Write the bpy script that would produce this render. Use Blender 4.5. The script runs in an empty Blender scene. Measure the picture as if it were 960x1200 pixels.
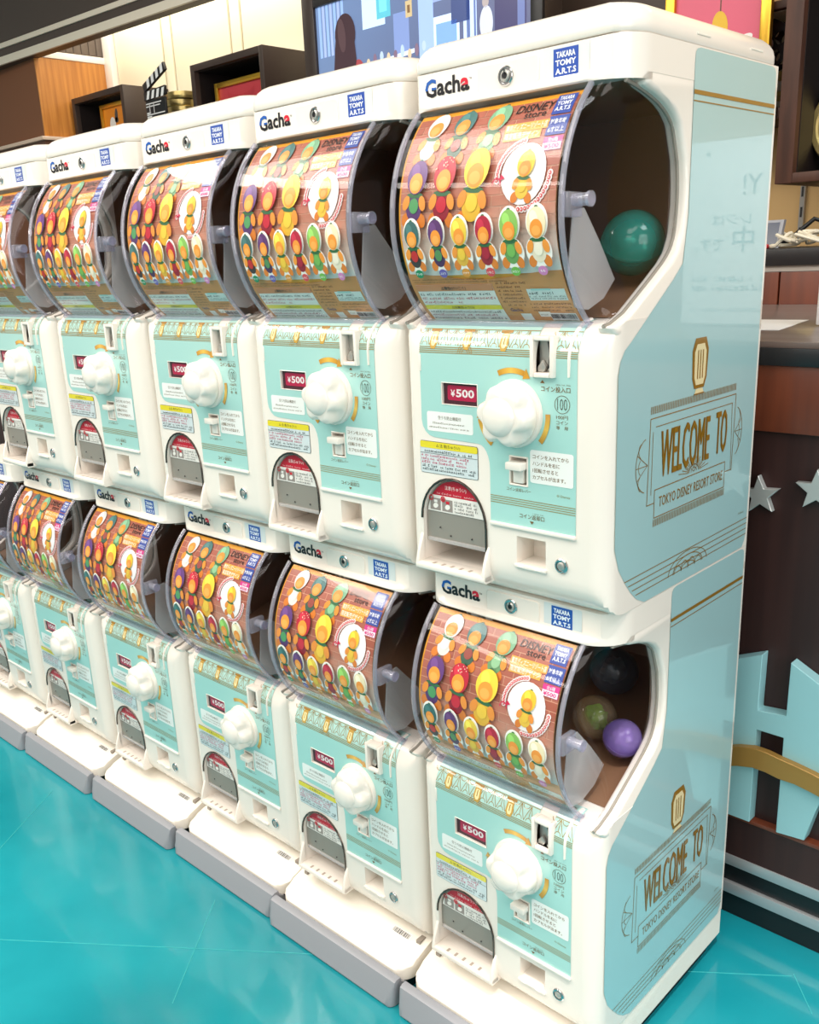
import bpy, bmesh, math, random
from mathutils import Vector, Matrix
random.seed(7)
C = bpy.context.scene.collection
S = bpy.context.scene
PI = math.pi
OZ = 0.162            # height of the panel datum of the lower row above the floor
TIER = 0.59355        # height of one machine unit
PITCH = 0.30          # spacing of the machines along the row

# ------------------------------------------------------------------ camera
cam = bpy.data.cameras.new('camera'); co = bpy.data.objects.new('camera', cam); C.objects.link(co)
RT = ((0.725089, 0.687210, -0.044586), (0.170914, -0.242298, -0.955029), (-0.667108, 0.684861, -0.293141))
mw = Matrix(((RT[0][0], -RT[1][0], -RT[2][0], 0.54541), (RT[0][1], -RT[1][1], -RT[2][1], -0.83732),
             (RT[0][2], -RT[1][2], -RT[2][2], 0.90116 + OZ), (0, 0, 0, 1)))
co.matrix_world = mw
cam.sensor_fit = 'VERTICAL'; cam.sensor_height = 24.0; cam.lens = 1090.033 / 1200 * 24
cam.shift_x = (480 - 468.14) / 1200; cam.shift_y = (636.50 - 600) / 1200
cam.clip_start = 0.02; cam.clip_end = 60
S.camera = co
# ------------------------------------------------------------------ world and lights
S.view_settings.view_transform = 'Standard'; S.view_settings.look = 'None'
S.view_settings.gamma = 1.0; S.view_settings.use_curve_mapping = False
S.view_settings.exposure = 0.08
wd = bpy.data.worlds.new('shop_light'); S.world = wd; wd.use_nodes = True
bg = wd.node_tree.nodes['Background']; bg.inputs[0].default_value = (1.0, 0.93, 0.86, 1); bg.inputs[1].default_value = 0.42

def area(name, loc, size, power, col=(1, .93, .84), rot=(0, 0, 0), spread=180):
    l = bpy.data.lights.new(name, 'AREA'); l.shape = 'RECTANGLE'; l.size, l.size_y = size
    l.energy = power; l.color = col; l.spread = math.radians(spread)
    o = bpy.data.objects.new(name, l); C.objects.link(o); o.location = loc; o.rotation_euler = rot
    return o
area('ceiling_strip_light', (-2.5, -2.0, 2.5), (0.3, 4.2), 50, (1, .92, .84))
area('side_fill_light', (3.0, -1.2, 1.7), (1.8, 2.0), 46, (1, .93, .88), (math.radians(90), 0, math.radians(68)))  # fill from the right, added to brighten the machine sides; no window there
area('ceiling_panel_light', (-0.3, -1.5, 2.7), (2.6, 1.8), 66, (1, .92, .84))
area('aisle_light', (0.2, -3.2, 2.2), (2.4, 0.8), 18, (1, .92, .84), (math.radians(55), 0, 0))
area('ceiling_panel_light', (-2.2, -1.1, 2.75), (1.8, 1.4), 44, (1, .92, .84))
area('ceiling_panel_light', (1.6, 0.0, 2.75), (0.9, 0.9), 26, (.93, .96, 1))
area('wall_washer_light', (-2.9, 1.52, 2.25), (2.6, 0.12), 16, (1, .92, .78), (math.radians(20), 0, 0))
area('wall_washer_light', (-0.3, 1.45, 2.3), (1.4, 0.1), 7, (1, .84, .62), (math.radians(20), 0, 0))

def spot(name, loc, to, power, size, col=(1, .95, .9)):
    l = bpy.data.lights.new(name, 'SPOT'); l.energy = power; l.spot_size = math.radians(size); l.spot_blend = .7; l.shadow_soft_size = .06; l.color = col
    o = bpy.data.objects.new(name, l); C.objects.link(o); o.location = loc; o.rotation_euler = (Vector(to) - Vector(loc)).to_track_quat('-Z', 'Y').to_euler()
spot('ceiling_spot', (-1.35, -1.1, 2.8), (-.88, -.50, 0), 110, 15)
spot('ceiling_spot', (.75, -.75, 2.8), (.2, .1, 0), 260, 17)

# ------------------------------------------------------------------ helpers
def lin(c):
    def f(v):
        v = v / 255.0
        return v / 12.92 if v <= 0.04045 else ((v + 0.055) / 1.055) ** 2.4
    return (f(c[0]), f(c[1]), f(c[2]), 1.0)

def mat(name, col=(200, 200, 200), rough=0.4, metal=0.0, coat=0.0, spec=0.5):
    m = bpy.data.materials.new(name); m.use_nodes = True
    b = m.node_tree.nodes['Principled BSDF']
    b.inputs['Base Color'].default_value = lin(col); b.inputs['Roughness'].default_value = rough
    b.inputs['Metallic'].default_value = metal; b.inputs['Coat Weight'].default_value = coat
    b.inputs['Coat Roughness'].default_value = 0.03; b.inputs['Coat IOR'].default_value = 1.6
    b.inputs['Specular IOR Level'].default_value = spec
    return m

def noise_mat(name, c0, c1, scale=(1, 1, 1), nscale=5.0, rough=0.4, coat=0.0, detail=4.0, bump=0.0, lo=.35, hi=.65):
    m = mat(name, c0, rough, 0, coat); nt = m.node_tree; b = nt.nodes['Principled BSDF']
    tc = nt.nodes.new('ShaderNodeTexCoord'); mp = nt.nodes.new('ShaderNodeMapping'); mp.inputs['Scale'].default_value = scale
    nz = nt.nodes.new('ShaderNodeTexNoise'); nz.inputs['Scale'].default_value = nscale; nz.inputs['Detail'].default_value = detail
    rp = nt.nodes.new('ShaderNodeValToRGB'); rp.color_ramp.elements[0].position = lo; rp.color_ramp.elements[1].position = hi
    rp.color_ramp.elements[0].color = lin(c0); rp.color_ramp.elements[1].color = lin(c1)
    nt.links.new(tc.outputs['Object'], mp.inputs[0]); nt.links.new(mp.outputs[0], nz.inputs['Vector'])
    nt.links.new(nz.outputs['Fac'], rp.inputs[0]); nt.links.new(rp.outputs[0], b.inputs['Base Color'])
    if bump:
        bp = nt.nodes.new('ShaderNodeBump'); bp.inputs['Strength'].default_value = bump; bp.inputs['Distance'].default_value = 0.002
        nt.links.new(nz.outputs['Fac'], bp.inputs['Height']); nt.links.new(bp.outputs[0], b.inputs['Normal'])
    return m

def print_mat(name, rough=0.35, coat=0.0, emit=0.0):
    m = mat(name, (255, 255, 255), rough, 0, coat); nt = m.node_tree; b = nt.nodes['Principled BSDF']
    a = nt.nodes.new('ShaderNodeVertexColor'); a.layer_name = 'Col'
    nt.links.new(a.outputs[0], b.inputs['Base Color'])
    if emit:
        nt.links.new(a.outputs[0], b.inputs['Emission Color']); b.inputs['Emission Strength'].default_value = emit
        b.inputs['Base Color'].default_value = (0, 0, 0, 1)
    return m

def clear_mat(name, tint=(255, 255, 255), rough=0.03, ior=1.45, base=None, mix=0.0):
    m = bpy.data.materials.new(name); m.use_nodes = True; nt = m.node_tree; nt.nodes.clear()
    out = nt.nodes.new('ShaderNodeOutputMaterial'); tr = nt.nodes.new('ShaderNodeBsdfTransparent'); gl = nt.nodes.new('ShaderNodeBsdfGlossy')
    tr.inputs[0].default_value = lin(tint); gl.inputs['Roughness'].default_value = rough
    lw = nt.nodes.new('ShaderNodeLayerWeight'); lw.inputs[0].default_value = 0.5; mx = nt.nodes.new('ShaderNodeMixShader')
    pw = nt.nodes.new('ShaderNodeMath'); pw.operation = 'POWER'; pw.inputs[1].default_value = 5.0; nt.links.new(lw.outputs['Facing'], pw.inputs[0])
    f0 = ((ior - 1) / (ior + 1)) ** 2 * 0.85
    ma = nt.nodes.new('ShaderNodeMath'); ma.operation = 'MULTIPLY_ADD'; ma.inputs[1].default_value = 0.9 - f0; ma.inputs[2].default_value = f0
    nt.links.new(pw.outputs[0], ma.inputs[0]); nt.links.new(ma.outputs[0], mx.inputs[0]); nt.links.new(gl.outputs[0], mx.inputs[2])
    if base:
        df = nt.nodes.new('ShaderNodeBsdfDiffuse'); df.inputs[0].default_value = lin(base)
        m2 = nt.nodes.new('ShaderNodeMixShader'); m2.inputs[0].default_value = mix
        nt.links.new(tr.outputs[0], m2.inputs[1]); nt.links.new(df.outputs[0], m2.inputs[2]); nt.links.new(m2.outputs[0], mx.inputs[1])
    else:
        nt.links.new(tr.outputs[0], mx.inputs[1])
    nt.links.new(mx.outputs[0], out.inputs[0])
    return m

M = dict(
    white=mat('white_plastic', (241, 232, 222), 0.24, coat=0.2),
    step=mat('ivory_step_plastic', (243, 236, 224), 0.35),
    mint=mat('mint_sticker', (160, 214, 210), 0.3),
    bumper=mat('grey_rubber', (150, 151, 157), 0.42),
    dark=mat('dark_lining', (138, 102, 76), 0.4),
    black=mat('black_plastic', (22, 22, 24), 0.4),
    chrome=mat('chrome', (205, 205, 205), 0.16, 1.0),
    steel=mat('brushed_steel', (190, 188, 182), 0.4, 0.7),
    trim=mat('dark_chrome_trim', (95, 88, 82), 0.22, 0.9),
    gold=mat('gold_frame', (214, 168, 60), 0.28, 0.85),
    brass=mat('brass', (196, 176, 116), 0.3, 0.85),
    print=print_mat('printed_film', 0.34, 0.0),
    decal=print_mat('glossy_printed_sticker', 0.3, 1.0),
    screen=print_mat('lit_screen', 0.3, 0.0, 0.85),
    clear=clear_mat('clear_plastic', (250, 250, 252), 0.03),
    rim=clear_mat('clear_plastic_edge', (236, 235, 244), 0.06, 1.7, (236, 234, 244), 0.2),
    smoke=clear_mat('smoked_flap', (200, 196, 190), 0.14, 1.8, (186, 180, 170), 0.5),
    frost=clear_mat('frosted_plastic', (240, 240, 242), 0.2, 1.45, (236, 234, 232), 0.34),
    cap_teal=clear_mat('teal_capsule_plastic', (150, 222, 212), 0.04, 1.5, (52, 178, 164), 0.42),
    cap_purple=clear_mat('purple_capsule_plastic', (214, 200, 240), 0.04, 1.5, (168, 144, 212), 0.42),
    cap_clear=clear_mat('clear_capsule_plastic', (244, 236, 224), 0.04, 1.5, (226, 204, 170), 0.16),
    cap_dark=clear_mat('dim_capsule_plastic', (190, 190, 200), 0.04, 1.5, (120, 125, 135), 0.3),
    foil=mat('crumpled_foil', (190, 205, 195), 0.3, 0.6),
    green=mat('green_toy', (120, 190, 50), 0.5),
    paper=mat('white_paper', (240, 240, 240), 0.6),
    teal_toy=mat('teal_chute', (40, 150, 165), 0.3),
)

class MB:
    """collects shapes in datum coordinates and links them as one mesh object"""
    def __init__(s): s.v = []; s.f = []
    def add(s, v, f):
        n = len(s.v); s.v += [tuple(p) for p in v]; s.f += [tuple(i + n for i in q) for q in f]; return s
    def bm(s, bm_):
        bm_.verts.index_update(); s.add([v.co[:] for v in bm_.verts], [[v.index for v in f.verts] for f in bm_.faces]); bm_.free(); return s
    def box(s, x0, x1, y0, y1, z0, z1, b=0.0, seg=2):
        v = [(x, y, z) for z in (z0, z1) for y in (y0, y1) for x in (x0, x1)]
        f = [(0, 2, 3, 1), (4, 5, 7, 6), (0, 1, 5, 4), (2, 6, 7, 3), (0, 4, 6, 2), (1, 3, 7, 5)]
        return s.solid(v, f, b, seg)
    def solid(s, v, f, b=0.0, seg=2, ang=30):
        if not b: return s.add(v, f)
        m = bmesh.new(); vs = [m.verts.new(p) for p in v]
        for q in f: m.faces.new([vs[i] for i in q])
        m.normal_update()
        ed = [e for e in m.edges if len(e.link_faces) == 2 and e.calc_face_angle(0) > math.radians(ang)]
        bmesh.ops.bevel(m, geom=ed, offset=b, segments=seg, affect='EDGES', profile=0.5)
        return s.bm(m)
    def prism(s, poly, axis, a, c, b=0.0, seg=2, ang=30):
        """poly is a list of the other two coordinates in axis order"""
        def P(p, t): return {'x': (t, p[0], p[1]), 'y': (p[0], t, p[1]), 'z': (p[0], p[1], t)}[axis]
        n = len(poly); v = [P(p, a) for p in poly] + [P(p, c) for p in poly]
        f = [tuple(range(n))[::-1], tuple(range(n, 2 * n))] + [(i, (i + 1) % n, n + (i + 1) % n, n + i) for i in range(n)]
        return s.solid(v, f, b, seg, ang)
    def rings(s, rings, cap=True, closed=True):
        n = len(rings[0]); v = [p for r in rings for p in r]; f = []
        for k in range(len(rings) - 1):
            for i in range(n if closed else n - 1):
                j = (i + 1) % n; f.append((k * n + i, k * n + j, (k + 1) * n + j, (k + 1) * n + i))
        if cap: f.append(tuple(range(n))[::-1]); f.append(tuple((len(rings) - 1) * n + i for i in range(n)))
        return s.add(v, f)
    def cyl(s, c, axis, r, a, b_, n=24, r2=None):
        r2 = r if r2 is None else r2; R = []
        for t, rr in ((a, r), (b_, r2)):
            ring = []
            for i in range(n):
                q = 2 * PI * i / n; p = (rr * math.cos(q), rr * math.sin(q))
                ring.append({'x': (t, c[0] + p[0], c[1] + p[1]), 'y': (c[0] + p[0], t, c[1] + p[1]), 'z': (c[0] + p[0], c[1] + p[1], t)}[axis])
            R.append(ring)
        return s.rings(R)
    def lathe(s, c, axis, prof, n=28):
        """prof: list of (radius, position along the axis)"""
        R = []
        for rr, t in prof:
            ring = []
            for i in range(n):
                q = 2 * PI * i / n; p = (rr * math.cos(q), rr * math.sin(q))
                ring.append({'x': (t, c[0] + p[0], c[1] + p[1]), 'y': (c[0] + p[0], t, c[1] + p[1]), 'z': (c[0] + p[0], c[1] + p[1], t)}[axis])
            R.append(ring)
        return s.rings(R)
    def tube(s, path, r, n=8, closed=False):
        path = [Vector(p) for p in path]; m = len(path); R = []; up = None
        for i, p in enumerate(path):
            a = path[i - 1] if (i or closed) else p; b = path[(i + 1) % m] if (i < m - 1 or closed) else p
            t = (b - a).normalized()
            if up is None: up = Vector((0, 0, 1)) if abs(t.z) < .9 else Vector((1, 0, 0))
            sd = t.cross(up).normalized(); up = sd.cross(t).normalized()
            rr = r[i] if isinstance(r, (list, tuple)) else r
            R.append([p + (sd * math.cos(2 * PI * k / n) + up * math.sin(2 * PI * k / n)) * rr for k in range(n)])
        if closed: R.append(R[0])
        return s.rings(R, cap=not closed)
    def ball(s, c, r, n=20, sx=1, sy=1, sz=1):
        m = bmesh.new(); bmesh.ops.create_icosphere(m, subdivisions=3 if n > 12 else 2, radius=r)
        for v in m.verts: v.co = Vector((v.co.x * sx + c[0], v.co.y * sy + c[1], v.co.z * sz + c[2]))
        return s.bm(m)
    def mesh(s, name, org):
        me = bpy.data.meshes.new(name)
        me.from_pydata([(x - org[0], y - org[1], z - org[2]) for x, y, z in s.v], [], s.f); me.update()
        m = bmesh.new(); m.from_mesh(me); bmesh.ops.recalc_face_normals(m, faces=m.faces); m.to_mesh(me); m.free()
        return me

ORG = [(0, 0, 0)]
def finish(name, me, material, parent, smooth=True, ang=35):
    if material: me.materials.append(material)
    if smooth:
        me.polygons.foreach_set('use_smooth', [True] * len(me.polygons)); me.set_sharp_from_angle(angle=math.radians(ang))
    o = bpy.data.objects.new(name, me); C.objects.link(o)
    if parent: o.parent = parent
    else: o.location = (ORG[0][0], ORG[0][1], ORG[0][2] + OZ)
    return o
def obj(name, mb, material, parent=None, smooth=True, ang=35):
    return finish(name, mb.mesh(name, ORG[0]), material, parent, smooth, ang)
def tag(o, label=None, cat=None, group=None, kind=None):
    if label: o['label'] = label
    if cat: o['category'] = cat
    if group: o['group'] = group
    if kind: o['kind'] = kind
    return o
def thing(name, label, cat, org, group=None):
    ORG[0] = org
    o = bpy.data.objects.new(name, None); C.objects.link(o); o.location = (org[0], org[1], org[2] + OZ); o.empty_display_size = .05
    return tag(o, label, cat, group)
def structure(name, mb, material, smooth=True, label=None):
    ORG[0] = (0, 0, 0)
    return tag(obj(name, mb, material, None, smooth), label, None, None, 'structure')
def copy_thing(o, loc, rz=0.0, label=None, group=None):
    def cp(a, par):
        c = a.copy(); C.objects.link(c)
        if par: c.parent = par
        for ch in kids.get(a, []): cp(ch, c)
        return c
    kids = {}
    for q in C.objects:
        if q.parent: kids.setdefault(q.parent, []).append(q)
    r = cp(o, None); r.location = loc; r.rotation_euler = (0, 0, rz)
    if label: r['label'] = label
    if group: r['group'] = group
    return r

# ---- flat print: coloured shapes and lettering laid on a surface by a mapping (u, v, layer) -> point
_TXT = {}
def text_shape(s, bold):
    k = (s, bold)
    if k in _TXT: return _TXT[k]
    cu = bpy.data.curves.new('lettering', 'FONT'); cu.body = s; cu.size = 1; cu.resolution_u = 2; cu.offset = bold; cu.space_line = 1.0
    o = bpy.data.objects.new('lettering', cu); C.objects.link(o)
    me = bpy.data.meshes.new_from_object(o.evaluated_get(bpy.context.evaluated_depsgraph_get()))
    vs = [v.co.copy() for v in me.vertices]; fs = [tuple(p.vertices) for p in me.polygons]
    bpy.data.objects.remove(o); bpy.data.curves.remove(cu); bpy.data.meshes.remove(me)
    x0 = min(v.x for v in vs); x1 = max(v.x for v in vs); y0 = min(v.y for v in vs); y1 = max(v.y for v in vs)
    _TXT[k] = ([(v.x - x0, v.y - y0) for v in vs], fs, x1 - x0, y1 - y0)
    return _TXT[k]
def halfplane(poly, cols, v, above):
    out = []; oc = []; n = len(poly)
    for i in range(n):
        a, b = poly[i], poly[(i + 1) % n]; ca, cb = cols[i], cols[(i + 1) % n]
        ia = (a[1] >= v) if above else (a[1] <= v); ib = (b[1] >= v) if above else (b[1] <= v)
        if ia: out.append(a); oc.append(ca)
        if ia != ib:
            t = (v - a[1]) / (b[1] - a[1]); out.append((a[0] + (b[0] - a[0]) * t, v)); oc.append(tuple(p + (q - p) * t for p, q in zip(ca, cb)))
    return out, oc
class Print:
    def __init__(s, fn, step=None): s.fn = fn; s.step = step; s.it = []
    def poly(s, pts, col, l=0):
        if callable(col): cols = [lin(col(*p)) for p in pts]
        elif isinstance(col, list): cols = [lin(c) for c in col]
        else: cols = [lin(col)] * len(pts)
        if s.step:
            lo = min(p[1] for p in pts); hi = max(p[1] for p in pts)
            k = int(math.floor(lo / s.step))
            while k * s.step < hi:
                p, c = pts, cols
                if lo < k * s.step: p, c = halfplane(p, c, k * s.step, True)
                if hi > (k + 1) * s.step and len(p) > 2: p, c = halfplane(p, c, (k + 1) * s.step, False)
                if len(p) > 2:
                    if callable(col): c = [lin(col(*q)) for q in p]
                    s.it.append((p, c, l))
                k += 1
        else: s.it.append((pts, cols, l))
    def rect(s, u0, u1, v0, v1, col, l=0): s.poly([(u0, v0), (u1, v0), (u1, v1), (u0, v1)], col, l)
    def rrect(s, u0, u1, v0, v1, r, col, l=0):
        p = []
        for cu, cv, a0 in ((u1 - r, v1 - r, 0), (u0 + r, v1 - r, 90), (u0 + r, v0 + r, 180), (u1 - r, v0 + r, 270)):
            for k in range(5):
                a = math.radians(a0 + 22.5 * k); p.append((cu + r * math.cos(a), cv + r * math.sin(a)))
        s.poly(p, col, l)
    def ell(s, cu, cv, ru, rv, col, l=0, rot=0.0, n=22):
        c, d = math.cos(rot), math.sin(rot); p = []
        for k in range(n):
            a = 2 * PI * k / n; x, y = ru * math.cos(a), rv * math.sin(a); p.append((cu + x * c - y * d, cv + x * d + y * c))
        s.poly(p, col, l)
    def line(s, u0, v0, u1, v1, w, col, l=0):
        d = math.hypot(u1 - u0, v1 - v0); nx, ny = -(v1 - v0) / d * w / 2, (u1 - u0) / d * w / 2
        s.poly([(u0 + nx, v0 + ny), (u1 + nx, v1 + ny), (u1 - nx, v1 - ny), (u0 - nx, v0 - ny)], col, l)
    def arc(s, cu, cv, r, a0, a1, w, col, l=0, n=14, rv=None):
        rv = r if rv is None else rv; pts = []
        for k in range(n + 1):
            a = math.radians(a0 + (a1 - a0) * k / n); pts.append((math.cos(a), math.sin(a)))
        for k in range(n):
            (c0, s0), (c1, s1) = pts[k], pts[k + 1]; h = w / 2
            q = [(cu + (r - h) * c0, cv + (rv - h) * s0), (cu + (r + h) * c0, cv + (rv + h) * s0), (cu + (r + h) * c1, cv + (rv + h) * s1), (cu + (r - h) * c1, cv + (rv - h) * s1)]
            if callable(col): cc = [col(k / n), col(k / n), col((k + 1) / n), col((k + 1) / n)]
            else: cc = col
            s.poly(q, cc, l)
    def text(s, t, u, v, h, col, l=1, w=None, align='c', bold=0.0, split=None, rot=0.0, lean=0.0):
        vs, fs, tw, th = text_shape(t, bold); sy = h / th; sx = sy if w is None else w / tw; W = tw * sx
        off = {'c': -W / 2, 'l': 0, 'r': -W}[align]; c, d = math.cos(rot), math.sin(rot)
        P = []
        for x, y in vs:
            a, b = x * sx + off + lean * y * sy, y * sy; P.append((u + a * c - b * d, v + a * d + b * c))
        for f in fs:
            p = [P[i] for i in f]
            if split:
                cs = [lin(col)] * len(p)
                q, _ = halfplane(p, cs, split[0], True)
                if len(q) > 2: s.poly(q, split[1], l)
                p, _ = halfplane(p, cs, split[0], False)
                if len(p) < 3: continue
            s.poly(p, col, l)
        return W
    def scrib(s, u0, u1, v, h, col, l=1, seed=0):
        """small print too fine to read: a row of broken strokes"""
        r = random.Random(seed); u = u0
        while u < u1:
            w = h * r.uniform(.35, .95)
            if r.random() < .88:
                a = r.uniform(0, .3) * h; b = h * r.uniform(.65, 1)
                if r.random() < .5: s.rect(u, min(u + w, u1), v + a, v + a + h * .22, col, l); s.rect(u + w * .4, u + w * .62, v, v + b, col, l)
                else: s.rect(u, min(u + w * .8, u1), v + b - h * .25, v + b, col, l); s.rect(u, u + w * .25, v, v + b, col, l); s.rect(u, u + w * .7, v, v + h * .2, col, l)
            u += w + h * .22
    def mesh(s, name, org):
        v = []; f = []; cols = []
        for pts, cs, l in s.it:
            n = len(v)
            for p in pts:
                q = s.fn(p[0], p[1], l); v.append((q[0] - org[0], q[1] - org[1], q[2] - org[2]))
            f.append(tuple(range(n, n + len(pts)))); cols += cs
        me = bpy.data.meshes.new(name); me.from_pydata(v, [], f); me.update()
        ca = me.color_attributes.new('Col', 'FLOAT_COLOR', 'CORNER'); ca.data.foreach_set('color', [x for c in cols for x in c])
        return me
    def build(s, name, material, parent=None):
        return finish(name, s.mesh(name, ORG[0]), material, parent, smooth=False)

# ------------------------------------------------------------------ the capsule machine (built once, then copied)
BX0, BX1, BACK, BOT, TOP, HY = -0.252, 0.040, 0.362, -0.0896, 0.5036, 0.026
BODY_ORG = (-0.106, 0.18, BOT)
WIN = [(.004, .2315), (.0142, .2325), (.0404, .2418), (.0946, .2735), (.122, .2905), (.1355, .302), (.1445, .319), (.1482, .349), (.1475, .372), (.1442, .394), (.1307, .427), (.117, .4385), (.1004, .4465), (.08, .453), (.0551, .4590), (.036, .4620)]
YC, ZC, RA, RB, RBT = .1233, .345, .1535, .1494, .157

def corner_loft(prof, x0, x1, r, front, n=6):
    """extrude a (y, z) profile along x with the two front vertical edges rounded"""
    R = []
    st = [(r * (1 - math.cos(PI / 2 * k / n)), r * (1 - math.sin(PI / 2 * k / n))) for k in range(n + 1)]
    for d, y in st: R.append([(x0 + d, max(p[0], front + y), p[1]) for p in prof])
    for d, y in reversed(st): R.append([(x1 - d, max(p[0], front + y), p[1]) for p in prof])
    return R
def arc_pts(cy, cz, ry, rz, a0, a1, n):
    return [(cy + ry * math.cos(math.radians(a0 + (a1 - a0) * k / n)), cz + rz * math.sin(math.radians(a0 + (a1 - a0) * k / n))) for k in range(n + 1)]
ARCH_X, ARCH_H, ARCH_S, ARCH_T, ARCH_B = -.175, .0505, -.008, .0465, -.0645
def arch(grow=0.0, bottom=ARCH_B):
    h = ARCH_H + grow
    return [(ARCH_X - h, bottom), (ARCH_X + h, bottom)] + [(ARCH_X + h * math.cos(PI * k / 16), ARCH_S + (ARCH_T + grow - ARCH_S) * math.sin(PI * k / 16)) for k in range(17)]
def face_map(u, v, l):
    e = .0005 + .00022 * l
    if v <= .195: return (u, -e, v)
    a = min((v - .195) / .0606, 1.0) * PI / 2
    return (u, .036 - (.036 + e) * math.cos(a), .195 + (.041 + e) * math.sin(a))
def head_map(u, v, l): return (u, HY - .0004 - .00022 * l, v)
def side_map(u, v, l): return (BX1 + .0005 + .00022 * l, u, v)
def drum_map(u, v, l):
    sn = math.sin(v / .147); z = ZC + .144 * sn - .002 * max(0.0, sn); e = .0004 * l
    s2 = (z - ZC) / (.152 if z > ZC else .144); cs = math.sqrt(max(0.0, 1 - s2 * s2))
    return (u, YC - (.1483 + e) * cs, z + e * s2)
def th(deg): return math.radians(deg) * .147

def make_housing(parent):
    bm_ = MB()
    prof = [(BACK, BOT), (.042, BOT)] + arc_pts(.042, -.048, .042, .0416, 270, 180, 7) + [(0, .05), (0, .12), (0, .195)] + arc_pts(.036, .195, .036, .041, 180, 90, 8)[1:] + [(BACK, .236)]
    bm_.rings(corner_loft(prof, BX0, BX1, .024, 0))
    base = bm_.mesh('housing', ORG[0])
    cut = MB()
    cut.prism(arch(), 'y', -.06, .10)
    cut.box(-.0793, -.0385, -.05, .034, -.0405, -.0078)
    cut.box(-.0868, -.0636, -.05, .011, .054, .0857)
    cut.box(-.1875, -.1335, -.05, .0040, .1385, .164)
    cut.box(-.0512, -.0306, -.05, .03, .1825, .2165)
    o = bpy.data.objects.new('housing_raw', base); C.objects.link(o)
    c = bpy.data.objects.new('housing_cut', cut.mesh('housing_cut', ORG[0])); C.objects.link(c)
    md = o.modifiers.new('cut', 'BOOLEAN'); md.object = c; md.operation = 'DIFFERENCE'; md.solver = 'EXACT'
    me = bpy.data.meshes.new_from_object(o.evaluated_get(bpy.context.evaluated_depsgraph_get()))
    bpy.data.objects.remove(o); bpy.data.objects.remove(c)
    rest = MB()
    wall = WIN[:-1] + [(.058, .466), (.066, .478), (BACK, .478), (BACK, .21), (.03, .21), (.012, .222)]
    rest.prism(wall, 'x', .018, BX1 - .0004, .0055, 3, 20)
    rest.prism(wall, 'x', BX0 + .0004, BX0 + .016, .0055, 3, 20)
    hp = [(BACK, TOP), (HY + .004, TOP), (HY, TOP - .001), (HY, .475), (HY - .0025, .4705), (.0185, .4680), (.0165, .4664), (.0165, .4648), (.0185, .4634), (.045, .4634), (.055, .470), (BACK, .470)]
    rest.rings(corner_loft(hp, BX0, BX1, .050, .0165, 10))
    rest.box(BX0, BX1, .352, BACK, .2, .48)
    rm = rest.mesh('rest', ORG[0])
    m = bmesh.new(); m.from_mesh(me); m.from_mesh(rm); me2 = bpy.data.meshes.new('housing'); m.to_mesh(me2); m.free()
    return finish('housing', me2, M['white'], parent, True, 30)

RIM_R, RIM_L, WIN_R, WIN_L = .0005, -.2274, .027, -.243
def rim_path(x, n=36, grow=0.0):
    return [(x, YC - (RA + grow) * math.cos(math.radians(t)), ZC + ((RB if t < 0 else RBT) + grow) * math.sin(math.radians(t))) for t in [48 - 103 * k / n for k in range(n + 1)]]
def win_samples(n):
    """window outline from top round the back to the bottom, n+1 points evenly spaced"""
    p = list(reversed(WIN)); L = [0]
    for a, b in zip(p, p[1:]): L.append(L[-1] + math.hypot(b[0] - a[0], b[1] - a[1]))
    out = []
    for k in range(n + 1):
        d = L[-1] * k / n; i = 0
        while i < len(p) - 2 and L[i + 1] < d: i += 1
        t = (d - L[i]) / (L[i + 1] - L[i]); out.append((p[i][0] + (p[i + 1][0] - p[i][0]) * t, p[i][1] + (p[i + 1][1] - p[i][1]) * t))
    return out

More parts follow.
